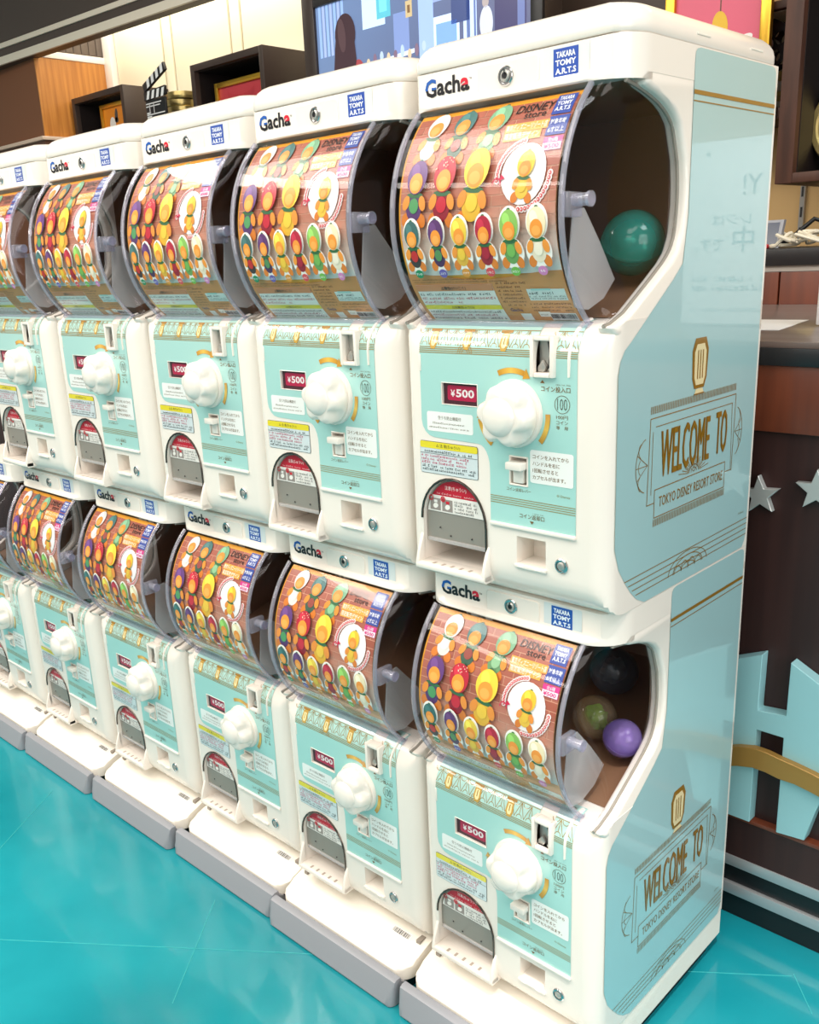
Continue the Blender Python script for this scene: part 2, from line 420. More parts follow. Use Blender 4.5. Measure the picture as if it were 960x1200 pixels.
def make_machine(label, group):
    root = thing('capsule_machine', label, 'machine', BODY_ORG, group)
    make_housing(root)
    # dark compartment behind the poster
    m = MB(); x0, x1, y0, y1, z0, z1 = BX0 + .0165, .0175, .15, .34, .309, .467
    m.add([(x0, y1, z0), (x1, y1, z0), (x1, y1, z1), (x0, y1, z1), (x0, y0, .2615), (x1, y0, .2615), (x1, y0, z1), (x0, y0, z1), (x0, .05, .2368), (x1, .05, .2368), (x0, .04, .467), (x1, .04, .467)],
          [(0, 1, 2, 3), (4, 0, 3, 7), (1, 5, 6, 2), (8, 9, 5, 4), (4, 5, 1, 0), (3, 2, 11, 10)])
    obj('compartment_lining', m, M['dark'], root)
    # clear cover: bowed front sheet and two flared cheeks
    m = MB(); N = 36; A = rim_path(RIM_L, N); B = rim_path(RIM_R, N)
    m.rings([A, B], cap=False, closed=False)
    W = win_samples(N)
    for rx, wx in ((RIM_R, WIN_R), (RIM_L, WIN_L)):
        rp = rim_path(rx, N); R = []
        for t in (0, .12, .3, .55, .8, 1):
            bul = .004 * math.sin(PI * t) * (1 if rx > -.1 else -1)
            R.append([(rx + (wx - rx) * (t ** .8) + bul, p[1] + (w[0] - p[1]) * t, p[2] + (w[1] - p[2]) * t) for p, w in zip(rp, W)])
        m.rings(R, cap=False, closed=False)
    cover = obj('clear_cover', m, M['clear'], root, ang=60)
    for x in (RIM_R, RIM_L):
        m = MB(); m.tube(rim_path(x, 30, .0005), .0031, 8); obj('cover_rim', m, M['rim'], cover)
    for x in (WIN_R + .0015, WIN_L - .0015): m = MB(); m.tube([(x, p[0], p[1]) for p in win_samples(30)], .0022, 6); obj('window_gasket', m, M['smoke'], cover)
    m = MB(); m.box(RIM_L - .004, RIM_R + .004, .0135, .036, .2285, .2345, .002); obj('cover_ledge', m, M['rim'], cover)
    m = MB(); m.box(RIM_R - .003, RIM_R + .005, -.0272, .0, .338, .362, .002)
    m.cyl((-.0145, .354), 'x', .0062, RIM_R + .004, RIM_R + .024, 18); m.cyl((-.0145, .354), 'x', .0075, RIM_R + .021, RIM_R + .024, 18)
    obj('cover_latch', m, M['rim'], cover)
    m = MB(); m.prism([(.0, .345), (.02, .348), (.05, .315), (.082, .275), (.06, .256), (.03, .246), (.006, .25), (-.008, .28)], 'x', -.008, -.0055, .001)
    obj('capsule_guide', m, M['frost'], root)
    make_poster(root)
    make_face(root)
    make_header(root)
    return root

ORANGE = (240, 152, 62); ORANGE_D = (224, 130, 50)
def doll(p, u, v, s, hood, body, fruit, l=3, rot=0.0, halo=None, leaf=(60, 110, 70)):
    """a plain faceless fruit-hooded soft toy made of ovals"""
    c, d = math.cos(rot), math.sin(rot)
    def E(x, y, rx, ry, col, k, r=0.0): p.ell(u + (x * c - y * d) * s, v + (x * d + y * c) * s, rx * s, ry * s, col, l + k, rot + r)
    if halo:
        E(0, .55, .56, .72, halo, 0); E(0, -.62, .66, .66, halo, .3)
    E(-.38, -1.02, .2, .26, ORANGE_D, .6, -.35); E(.38, -1.02, .2, .26, ORANGE_D, .6, .35)
    E(0, -.58, .38, .5, body, 1)
    E(0, -.14, .4, .1, leaf, 1.4)
    E(-.4, -.42, .16, .27, ORANGE, 1.9, -.3); E(.4, -.42, .16, .27, ORANGE, 1.9, .3)
    E(0, -.52, .23, .27, fruit, 2.4)
    E(0, 1.1, .1, .08, leaf, 2.6)
    E(0, .5, .48, .62, hood, 3); E(-.12, .72, .2, .28, tuple(min(255, int(q * 1.12) + 8) for q in hood), 3.5, .3)
    E(0, .28, .32, .37, ORANGE, 4); E(0, .2, .22, .2, (247, 172, 86), 4.6)

def make_poster(root):
    B = -.1288; T = .1347; X0, X1 = -.2225, -.0097
    m = MB(); R = []
    for k in range(31):
        R.append([drum_map(x, B + (T - B) * k / 30, -3) for x in (X0, X1)])
    m.rings(R, cap=False, closed=False)
    back = MB(); back.v, back.f = m.v, m.f
    p = Print(drum_map, .0055)
    p.rect(X0, X1, B, T, (240, 166, 44), 0)
    vt = lambda u: .1235 + .005 * math.sin((u - X0) * 14)
    wall_top = .1262
    def wallcol(u, v):
        t = max(0.0, min(1.0, (v + .052) / .07)); return tuple(a + (b - a) * t for a, b in zip((238, 232, 222), (220, 168, 140)))
    p.rect(X0 + .003, X1, th(-24), wall_top, wallcol, 1)
    r = random.Random(3); row = 0; v = wall_top; bh = .0118
    while v > -.02:
        v1 = v; v0 = max(v - bh + .0011, -.02); u = X0 + .003 - (.012 if row % 2 else 0)
        while u < X1:
            a = max(u, X0 + .003); b = min(u + .0225, X1)
            if b > a + .001:
                k = r.uniform(-9, 9)
                def bc(uu, vv, k=k):
                    t = max(0.0, min(1.0, (vv + .02) / .06)); q = (178 + k, 102 + k, 82 + k)
                    w = wallcol(uu, vv); return tuple(x + (y - x) * t for x, y in zip(w, q))
                p.rect(a, b, v0, v1, bc, 2)
            u += .0237
        v -= bh; row += 1
    # curved band of brown stock with the small print
    n = 16
    for k in range(n):
        a = X0 + (X1 - X0) * k / n; b = X0 + (X1 - X0) * (k + 1) / n
        f = lambda u: th(-24.6) + .0042 * math.cos((u - X0) / (X1 - X0) * 2 * PI) 
        p.poly([(a, B), (b, B), (b, f(b)), (a, f(a))], (220, 150, 84), 2)
    p.scrib(X0 + .004, X0 + .11, th(-26.2), .0018, (120, 70, 30), 3, 1)
    p.scrib(X0 + .004, X0 + .14, th(-27.4), .0018, (120, 70, 30), 3, 2)
    a0, a1 = X0 + .006, -.104
    p.rect(a0, a1, th(-49.3), th(-28.4), (246, 244, 236), 3)
    p.rect(a0, a1, th(-31.6), th(-28.4), (214, 140, 90), 4); p.text('△警告(けいこく)', (a0 + a1) / 2, th(-31.2), .0052, (50, 30, 20), 5, bold=.01)
    p.rect(a0, a1, th(-42), th(-39.4), (240, 220, 40), 4); p.text('△注意(ちゅうい)', (a0 + a1) / 2, th(-41.8), .0048, (40, 30, 20), 5, bold=.01)
    for k, (dg, cc, w) in enumerate([(-33.8, (50, 60, 60), .105), (-36.0, (190, 40, 60), .115), (-38.2, (190, 40, 60), .06), (-44, (60, 50, 50), .11), (-46, (170, 50, 60), .1), (-48.2, (60, 50, 50), .112)]):
        p.scrib(a0 + .003, min(a0 + w, a1 - .003), th(dg), .0034, cc, 5, 10 + k)
    for k in range(7): p.scrib(-.099, -.068 if k else -.06, th(-28.6 - 1.9 * k), .0026, (110, 62, 24), 3, 30 + k)
    p.text('Gacha', -.086, th(-43.2), .0048, (60, 50, 110), 4, bold=.015)
    p.rect(-.084, -.07, th(-49), th(-44.6), (244, 240, 232), 3)
    p.rect(-.061, -.013, th(-37), th(-31.2), (226, 236, 228), 3); p.rect(-.055, -.03, th(-31.8), th(-30.9), (170, 215, 205), 4)
    p.scrib(-.059, -.03, th(-33.8), .0034, (30, 40, 45), 4, 50)
    for k in range(2): p.scrib(-.06, -.015, th(-35.2 - 1.1 * k), .002, (60, 80, 80), 4, 52 + k)
    for k in range(3): p.scrib(-.064, -.013, th(-39.4 - 1.9 * k), .0028, (110, 62, 24), 3, 60 + k)
    p.rect(-.059, -.044, th(-46.6), th(-43.4), (240, 236, 226), 3); p.scrib(-.057, -.046, th(-45.4), .002, (120, 110, 100), 4, 70)
    p.rect(-.046, -.0125, th(-49), th(-44.2), (246, 244, 240), 3)
    u = -.0445; r2 = random.Random(5)
    while u < -.0145:
        w = r2.choice((.0004, .0008, .0012)); p.rect(u, u + w, th(-47.6), th(-44.7), (30, 30, 30), 4); u += w + r2.choice((.0004, .0008))
    p.scrib(-.0435, -.015, th(-48.8), .0016, (40, 40, 40), 4, 71)
    # three rows of fruit-hooded toys
    for (u, dg, hood, body, fruit, rot) in [(-.1885, 40.5, (226, 226, 222), (230, 228, 220), (240, 238, 230), -.14), (-.149, 39.5, (76, 120, 116), (66, 100, 80), (160, 80, 70), -.1), (-.104, 39.5, (128, 178, 138), (110, 160, 110), (150, 200, 150), -.2)]:
        doll(p, u, th(dg) - .006, .0285, hood, body, fruit, 3, rot)
    for (u, dg, s, hood, body, fruit, rot) in [(-.1945, 16.8, .030, (104, 66, 124), (92, 60, 112), (90, 160, 100), -.08), (-.1545, 16.6, .0315, (186, 44, 62), (150, 36, 52), (206, 44, 62), -.06), (-.1115, 16.9, .0345, (240, 206, 70), (236, 186, 60), (246, 206, 70), -.1)]:
        doll(p, u, th(dg) - .011, s, hood, body, fruit, 10, rot)
    rd = random.Random(2)
    for k in range(14): p.ell(-.1545 + rd.uniform(-.012, .012), th(22.5) + rd.uniform(-.005, .006), .0006, .0008, (250, 230, 200), 16, 0, 6)
    # white oval with one toy and a ring of red lettering
    cu, cv = -.051, th(15.4)
    for k in range(27):
        a = math.radians(100 + 88 * k / 13 if k < 14 else -96 + 92 * (k - 14) / 12)
        p.ell(cu + .033 * math.cos(a), cv + .0355 * math.sin(a), .0034, .0036, (250, 240, 236), 4.4 + .3 * (k % 2))
        p.ell(cu + .033 * math.cos(a), cv + .0355 * math.sin(a), .0019, .0022, (226, 80, 84), 6, 0, 7)
        p.ell(cu + .033 * math.cos(a), cv + .0355 * math.sin(a), .0008, .001, (250, 240, 236), 7, 0, 6)
    p.ell(cu, cv, .0275, .0315, (252, 250, 246), 5)
    doll(p, cu + .002, cv - .002, .022, (240, 200, 60), (238, 196, 70), (240, 200, 70), 6, -.1)
    p.arc(cu - .032, cv - .008, .005, -30, 200, .0014, (214, 40, 80), 8); p.poly([(cu - .029, cv - .006), (cu - .022, cv - .0035), (cu - .027, cv + .001)], (214, 40, 80), 8)
    small = [(-.1975, (66, 106, 104), (70, 60, 60), (190, 50, 50), (44, 140, 94), 'すいか'), (-.162, (96, 60, 110), (80, 52, 90), (90, 140, 90), (108, 96, 172), 'ぶどう'), (-.129, (236, 204, 78), (226, 180, 70), (240, 200, 70), (220, 150, 60), 'バナナ'),
             (-.0955, (178, 44, 66), (150, 40, 56), (170, 40, 60), (214, 78, 86), 'いちご'), (-.0622, (140, 190, 96), (110, 160, 90), (120, 180, 90), (118, 184, 78), 'メロン'), (-.028, (240, 226, 188), (238, 226, 200), (246, 236, 214), (212, 134, 190), 'もも')]
    for k, (u, hood, body, fruit, dot, name) in enumerate(small):
        lift = .0055 * (k / 5) if k > 3 else 0
        doll(p, u, th(-9.6) + lift * .5, .0225 if k < 4 else .024, hood, body, fruit, 18, 0, (250, 247, 240))
        p.ell(u + .001, th(-21.8), .0058, .0048, dot, 20); p.text(name, u + .001, th(-21.8) - .0013, .0027, (255, 255, 250), 21, bold=.015)
    # lettering at the top right
    p.text('DISNEY', -.0595, th(43.2), .0115, (34, 20, 20), 4, w=.046, bold=.006, lean=.18)
    p.text('store', -.0555, th(39.8), .0075, (34, 20, 20), 4, w=.027, bold=.004)
    p.rect(-.0875, -.0335, th(33.6), th(37.8), (248, 176, 76), 4); p.rect(-.0865, -.040, th(29.6), th(33.4), (248, 176, 76), 4)
    p.text('東京ディズニーリゾート店', -.0605, th(34.2), .0078, (255, 250, 236), 5, w=.051, bold=.012)
    p.text('限定販売デザイン', -.0632, th(30.2), .0078, (255, 250, 236), 5, w=.043, bold=.012)
    p.rect(-.0352, -.0122, th(39.6), th(50.2), (52, 76, 160), 4)
    for k, (t, w) in enumerate((('TAKARA', .017), ('TOMY', .018), ('A.R.T.S', .018))): p.text(t, -.0237, th(46.9 - 2.9 * k), .0058, (240, 244, 250), 5, w=w, bold=.03)
    p.rect(-.0344, -.0106, th(29.9), th(38.8), (58, 80, 160), 4)
    p.text('対象年齢', -.0225, th(34.6), .0068, (245, 247, 252), 5, w=.019, bold=.012); p.text('6才以上', -.0225, th(30.9), .0068, (245, 247, 252), 5, w=.019, bold=.012)
    p.rect(-.034, -.0108, th(23.4), th(29.3), (216, 60, 140), 4); p.text('全6種', -.0225, th(26.8), .0052, (250, 240, 248), 5, w=.012)
    p.rect(-.0334, -.0114, th(23.6), th(26.5), (248, 240, 246), 5); p.text('¥500', -.0225, th(24), .0052, (214, 50, 130), 6, w=.018, bold=.02)
    po = p.build('poster', M['print'], root); tag(po, 'printed poster of fruit-hooded toys behind the clear cover')
    obj('poster_backing', back, mat('brown_card', (158, 118, 78), .22), po)

GOLD = (176, 132, 34); GOLDL = (158, 128, 56); BRONZE = (150, 108, 22); MINT = (168, 215, 208); INK = (124, 86, 26)
def knob_rings(cx, cz):
    R = []; n = 72
    for y, r, k in [(-.0062, .0345, 0), (-.0085, .0354, 0), (-.0105, .0354, .01), (-.0125, .0353, .10), (-.0185, .0352, .18), (-.0250, .0342, .22), (-.0284, .0318, .22), (-.0300, .0285, .16), (-.0304, .0245, .07), (-.0303, .0215, .0), (-.0314, .0208, 0), (-.0350, .0184, 0), (-.0374, .0134, 0), (-.0387, .007, 0), (-.0391, .001, 0)]:
        ring = []
        for i in range(n):
            a = 2 * PI * i / n; q = (.5 - .5 * math.cos(6 * a + .9)) ** 1.5; rr = r * (1 - k * q); ring.append((cx + rr * math.cos(a), y, cz + rr * math.sin(a)))
        R.append(ring)
    return R

def make_face(root):
    p = Print(face_map, .004)
    # mint film covering the panel, with the cut-out at lower left
    def holed(u0, u1, v0, v1, holes, col, l):
        cv = sorted({v0, v1} | {h[2] for h in holes} | {h[3] for h in holes})
        for a, b in zip(cv, cv[1:]):
            us = [u0] + [x for h in sorted(holes) if h[2] <= a and h[3] >= b for x in (h[0], h[1])] + [u1]
            for k in range(0, len(us), 2): p.rect(us[k], us[k + 1], a, b, col, l)
    slot = (-.0525, -.0295, .1815, .2385); holed(-.2215, .0015, .1195, .2545, [(-.1873, -.1337, .1387, .1638), slot], MINT, 0)
    q = [(-.1335, .1195), (-.2215, .1195)] + [(-.2215 + .02 - .02 * math.cos(math.radians(a)), .1175 - .0205 * math.sin(math.radians(a))) for a in (0, 22, 45, 67, 90)] + [(-.1335, .0955)]
    p.poly(q, MINT, 0)
    holed(-.1165, .0015, .0055, .1195, [(-.0866, -.0638, .0542, .0855)], MINT, 0)
    a = [(-.1335 + .017 * math.sin(math.radians(t)), .0955 - .028 * (1 - math.cos(math.radians(t)))) for t in (0, 15, 30, 45, 60, 75, 90)]
    for k in range(6): p.poly([(a[k][0], .1195), (a[k + 1][0], .1195), a[k + 1], a[k]], MINT, 0)
    # art-deco band over the curved top edge
    holed(-.2215, .0015, .205, .2545, [(slot[0], slot[1], .205, .2385)], (182, 222, 214), 1)
    for v in (.1985, .2005, .2025, .2045): p.line(-.2215, v, slot[0], v, .0008, GOLDL, 2); p.line(slot[1], v, .0015, v, .0008, GOLDL, 2)
    for k in range(15):
        u = -.2215 + .01487 * k; b = u + .01487
        if b > slot[0] and u < slot[1]: continue
        p.line(u, .2065, u + .0074, .2255, .0008, GOLDL, 2); p.line(u + .0074, .2255, b, .2065, .0008, GOLDL, 2)
        p.arc(u + .0074, .2065, .0042, 0, 180, .0008, GOLDL, 2, 8); p.line(u + .0074, .2107, u + .0074, .2255, .0008, GOLDL, 2)
        p.arc(u, .2255, .005, 180, 360, .0008, GOLDL, 2, 8)
    p.line(-.2215, .2262, slot[0], .2262, .0009, GOLDL, 2); p.line(slot[1], .2262, .0015, .2262, .0009, GOLDL, 2)
    for u in (-.2, -.1495, -.096):
        p.poly([(u - .006, .2085), (u - .003, .2025), (u + .003, .2025), (u + .006, .2085), (u + .0052, .2205), (u + .0025, .2235), (u - .0025, .2235), (u - .0052, .2205)], (204, 160, 66), 3)
        p.poly([(u - .0036, .209), (u - .002, .2055), (u + .002, .2055), (u + .0036, .209), (u + .003, .2185), (u - .003, .2185)], (250, 230, 170), 4)
        p.rect(u - .0005, u + .0005, .2095, .2175, BRONZE, 5); p.rect(u - .008, u + .008, .2225, .2255, (176, 124, 30), 4)
    for k in range(3): p.arc(-.151, .1985, .0045 + .003 * k, 0, 180, .0006, GOLD, 3, 10)
    # three golden arrows round the handle
    g = lambda t: tuple(x + (y - x) * abs(2 * t - 1) for x, y in zip((236, 190, 80), (196, 138, 28)))
    ku, kv = -.0805, .1365
    for a0, a1 in ((114, 70), (3, -38), (192, 232)):
        p.arc(-.0830, .1352, .0478, a0, a1, .0062, g, 3, 10)
    p.poly([(-.0690, .1742), (-.0588, .1752), (-.0640, .1858)], (206, 150, 36), 3)
    p.poly([(-.0490, .1015), (-.0405, .1085), (-.0525, .0985)], (206, 150, 36), 3)
    p.poly([(-.1345, .1262), (-.1245, .1252), (-.1305, .1345)], (206, 150, 36), 3)
    p.text('コイン投入口', -.0256, .1622, .0062, INK, 2, w=.0375, bold=.008); p.poly([(-.0455, .1712), (-.0395, .1712), (-.0425, .1747)], INK, 2); p.scrib(-.025, -.007, .1698, .0013, INK, 2, 3)
    p.arc(-.0170, .1495, .0096, 0, 360, .0006, (110, 90, 60), 2, 26); p.text('100', -.0170, .1435, .0122, (80, 66, 46), 2, w=.0125, bold=-.012)
    p.text('100円', -.0170, .1336, .0042, INK, 2, w=.015); p.text('コイン', -.0170, .1278, .0042, INK, 2, w=.015); p.text('専　用', -.0170, .1222, .0042, INK, 2, w=.015)
    p.text('コイン返却レバー', -.0752, .0458, .0042, INK, 2, w=.034); p.text('© Disney', -.0145, .0462, .0036, (150, 130, 70), 2, w=.0175)
    for v in (.0292, .0318, .0344, .037): p.line(-.1162, v, .0012, v, .0008, GOLDL, 2)
    p.text('コイン返却口', -.057, .0155, .0056, INK, 2, w=.0345, bold=.006); p.poly([(-.06, .0133), (-.054, .0133), (-.057, .0098)], INK, 2); p.scrib(-.056, -.041, .0222, .0012, INK, 2, 4)
    tag(p.build('panel_film', M['decal'], root), 'mint film with golden print on the front panel')
    # small labels
    p = Print(face_map); p.rrect(-.2125, -.1405, .1045, .1285, .003, (246, 246, 242), 1)
    p.text('空うち防止機能付', -.1765, .1195, .0045, (110, 90, 70), 2, w=.036); p.scrib(-.203, -.152, .1138, .0022, (130, 110, 90), 2, 5); p.scrib(-.209, -.147, .1088, .0022, (130, 110, 90), 2, 6)
    tag(p.build('notice_label', M['decal'], root), 'small white notice under the price window')
    p = Print(face_map); p.rrect(-.0592, -.0018, .0589, .0966, .003, (247, 247, 243), 2)
    for k, t in enumerate(('コインを入れてから', 'ハンドルを右に', '1回転させると', 'カプセルが出ます。')): p.text(t, -.0555, .0868 - .0078 * k, .005, INK, 3, w=(.0475, .036, .034, .044)[k], align='l', bold=.006)
    tag(p.build('instruction_label', M['decal'], root), 'white label with four lines of brown instructions')
    p = Print(face_map); p.rrect(-.2258, -.1342, .0512, .0914, .0028, (30, 30, 30), 0); p.rrect(-.2253, -.1347, .0517, .0909, .0024, (212, 222, 224), 1); p.rrect(-.2253, -.1347, .0828, .0909, .002, (232, 214, 30), 2)
    p.text('△ 注 意(ちゅうい)', -.18, .0843, .0048, (30, 30, 20), 3, w=.038); p.scrib(-.218, -.144, .0778, .0034, (40, 44, 48), 3, 7); p.line(-.2253, .0765, -.1347, .0765, .0005, (60, 60, 60), 3)
    for k in range(3): p.scrib(-.2235, -.151 + .004 * (k == 0), .0722 - .0042 * k, .0031, (206, 40, 96), 3, 20 + k)
    for k in range(2): p.scrib(-.2225, -.139, .0592 - .0042 * k, .0031, (40, 44, 48), 3, 26 + k)
    tag(p.build('caution_label', M['decal'], root), 'caution label with a yellow heading')
    # price window
    m = MB()
    for q in ((-.1882, -.1328, .1637, .1646), (-.1882, -.1328, .1379, .1388), (-.1882, -.1872, .1385, .164), (-.1338, -.1328, .1385, .164)): m.box(q[0], q[1], -.0012, .0005, q[2], q[3], .0004, 1)
    w_ = obj('price_window', m, M['white'], root)
    p = Print(lambda u, v, l: (u, .0032 - .0002 * l, v)); p.rect(-.1874, -.1336, .1386, .1639, (70, 30, 40), 0); p.rrect(-.1815, -.1375, .1432, .161, .0025, (188, 28, 72), 1)
    p.text('¥', -.1765, .1475, .0082, (250, 240, 236), 2, align='l', bold=.02); p.text('500', -.1682, .1472, .0098, (250, 240, 236), 2, w=.0275, align='l', bold=.03)
    tag(p.build('price_card', M['print'], w_), 'crimson card reading ¥500')
    m = MB(); m.add([(-.187, .0008, .139), (-.134, .0008, .139), (-.134, .0008, .1635), (-.187, .0008, .1635)], [(0, 1, 2, 3)]); obj('price_glass', m, M['clear'], w_)
    # handle
    m = MB(); m.lathe((ku, kv - .0015), 'y', [(.0385, 0), (.0385, -.003), (.0372, -.0055), (.0345, -.0062)], 40); kb = obj('handle_ring', m, M['white'], root)
    m = MB(); m.rings(knob_rings(ku, kv - .0015)); tag(obj('turning_handle', m, M['white'], root, ang=42), 'six-lobed white turning handle')
    # coin slot block
    m = MB(); x0, x1, z0, z1 = -.0562, -.0254, .1775, .2215; a, b, c, d = -.0512, -.0306, .1825, .2165
    for q in ((x0, a, z0, z1), (b, x1, z0, z1), (a, b, z0, c), (a, b, d, z1)): m.box(q[0], q[1], -.006, .034, q[2], q[3], .0012)
    cs = obj('coin_slot', m, M['white'], root)
    m = MB(); m.box(a + .0004, b - .0004, .006, .008, c, d, 0); m.prism([(a + .001, .188), (a + .007, .1955), (a + .012, .188), (a + .009, .183), (a + .001, .183)], 'y', .001, .005, .0005); m.prism([(b - .001, .19), (b - .006, .186), (b - .003, .183), (b - .001, .183)], 'y', .0, .006, .0005)
    obj('slot_plate', m, M['steel'], cs)
    m = MB(); m.prism([(b - .0085, .185), (b - .0065, .185), (b - .0035, .199), (b - .0045, .215), (b - .008, .215), (b - .0055, .2)], 'y', .003, .0058, 0); obj('slot_gap', m, M['black'], cs)
    # raised fins over the shoulder of the panel
    for u0, top in ((-.0196, .0022), (-.0088, .004)):
        m = MB(); R = []
        for k in range(13):
            v = .179 + (.072 * k / 12); w = .0012 + .0016 * min(1, max(0, (v - .18) / .05)); u = u0 + .014 * max(0, (v - .2) / .05) ** 1.5 * .4
            q0 = face_map(u - w, v, 0); q1 = face_map(u + w, v, 0); h0 = face_map(u - w * .6, v, 9); h1 = face_map(u + w * .6, v, 9); R.append([q0, h0, h1, q1])
        if u0 > -.01: m.rings(R); obj('shoulder_fin', m, M['white'], root)
    m = MB(); m.prism([(-.2225, .176), (-.2195, .176), (-.2195, .1955), (-.2225, .1955)], 'y', -.0014, .001, .0004); obj('shoulder_fin', m, M['white'], root)
    # return lever
    m = MB(); m.box(-.0885, -.062, -.0006, .002, .0525, .0872, .0006); 
    lv = MB()
    for q in ((-.0885, -.0865, .0525, .0872), (-.064, -.062, .0525, .0872), (-.0885, -.062, .0525, .0545), (-.0885, -.062, .0853, .0872)): lv.box(q[0], q[1], -.0016, .003, q[2], q[3], .0005, 1)
    lr = obj('lever_surround', lv, M['white'], root)
    m = MB(); m.box(-.0862, -.0642, -.0125, .004, .0725, .0815, .0015); m.box(-.0825, -.068, -.002, .009, .056, .0725, .001); tag(obj('return_lever', m, M['white'], root), 'small white coin return lever')
    # lower ledge of the film, coin return and key lock
    m = MB(); m.box(-.117, .002, -.0035, .001, .001, .0055, .0012); obj('panel_ledge', m, M['white'], root)
    m = MB(); m.box(-.0812, -.0366, -.0035, .003, -.0455, -.041, .0012)
    for u in (-.0715, -.0475): m.box(u - .004, u + .004, -.0042, -.003, -.0442, -.0425, .0003, 1)
    obj('coin_return_lip', m, M['white'], root)
    m = MB(); m.lathe((-.0166, -.0324), 'y', [(.0088, .002), (.0088, -.0015), (.0078, -.0024), (.0066, -.0024), (.0062, -.0006), (.0001, -.0006)], 28); kl = obj('key_lock', m, M['chrome'], root)
    m = MB(); m.lathe((-.0166, -.0324), 'y', [(.0048, .0), (.0048, -.0022), (.0036, -.003), (.0001, -.003)], 20); m.box(-.0172, -.016, -.0034, -.002, -.0356, -.0292); obj('lock_core', m, M['steel'], kl)
    # prize door
    m = MB(); pth = [(x, -.001, z) for x, z in arch(.0008)[1:]]; m.tube(pth, .0016, 8); obj('door_trim', m, M['trim'], root)
    poly = [(x, z) for x, z in arch(-.0015, -.0345)]
    m = MB(); m.prism(poly, 'y', .006, .0075); fl = obj('prize_flap', m, M['smoke'], root)
    m = MB(); m.box(ARCH_X - .047, ARCH_X + .047, .004, .0085, -.0385, -.0335, .001); obj('flap_edge', m, M['frost'], fl)
    p = Print(lambda u, v, l: (u, .0052 - .0003 * l, v)); h = ARCH_H - .003; tt = ARCH_T - .003
    def ax(v): return h * math.sqrt(max(0, 1 - ((v - ARCH_S) / (tt - ARCH_S)) ** 2)) if v > ARCH_S else h
    vs = [.0015 + (tt - .0001 - .0015) * k / 14 for k in range(15)]
    for k in range(14):
        v0, v1 = vs[k], vs[k + 1]; p.poly([(ARCH_X - ax(v0), v0), (ARCH_X + ax(v0), v0), (ARCH_X + ax(v1), v1), (ARCH_X - ax(v1), v1)], (236, 232, 226) if v1 < .0225 else (196, 24, 48), 0)
    p.text('注意(ちゅうい)', ARCH_X, .0305, .006, (250, 240, 236), 2, w=.034); p.scrib(ARCH_X - .032, ARCH_X + .033, .0246, .0022, (250, 220, 220), 2, 8)
    for k, u in enumerate((ARCH_X - .036, ARCH_X - .0165)):
        p.rect(u - .006, u + .011, .0032, .0185, (150, 140, 134), 1); p.arc(u - .004, .0186, .003, 0, 360, .0014, (206, 30, 50), 3, 14); p.ell(u + .003, .009, .0042, .0032, (240, 236, 230), 2, .4)
        p.rect(u + .0005, u + .006, .013, .0165, (235, 230, 226) if not k else (206, 30, 50), 2)
        if k: p.line(u - .006, .0206, u - .002, .0166, .0012, (206, 30, 50), 4); p.line(u - .006, .0166, u - .002, .0206, .0012, (206, 30, 50), 4)
    for k in range(4): p.scrib(ARCH_X - .002, ARCH_X + (.032, .036, .034, .028)[k], .0162 - .0042 * k, .0029, (60, 56, 54), 2, 40 + k)
    tag(p.build('flap_notice', M['print'], fl), 'red and white caution notice on the smoked flap')
    m = MB()
    for (u, v) in ((-.202, -.019), (-.185, -.0275), (-.151, -.0262)): m.ball((u, .0052, v), .0011, 8)
    obj('flap_rivet', m, M['black'], fl)
    m = MB(); x0, x1 = ARCH_X - ARCH_H - .0055, ARCH_X + ARCH_H + .0055
    m.prism([(.012, -.0635), (-.0095, -.0635), (-.0125, -.0655), (-.0125, -.0715), (-.009, -.0745), (.012, -.0745)], 'x', x0, x1, .0016)
    for a, b in ((x0, x0 + .0055), (x1 - .0055, x1)): m.prism([(.004, -.03), (0, -.028), (-.0085, -.05), (-.0122, -.064), (-.0122, -.0725), (.004, -.0735)], 'x', a, b, .0018)
    tr = tag(obj('prize_tray', m, M['white'], root), 'white lip below the prize opening')
    m = MB()
    for k in range(5): m.box(ARCH_X - .031 + .0145 * k, ARCH_X - .0272 + .0145 * k, -.0085, -.0015, -.0641, -.0632)
    obj('tray_slot', m, mat('slot_shadow_plastic', (176, 160, 146), .5), tr)  # slots are thin strips with their shade put into the colour

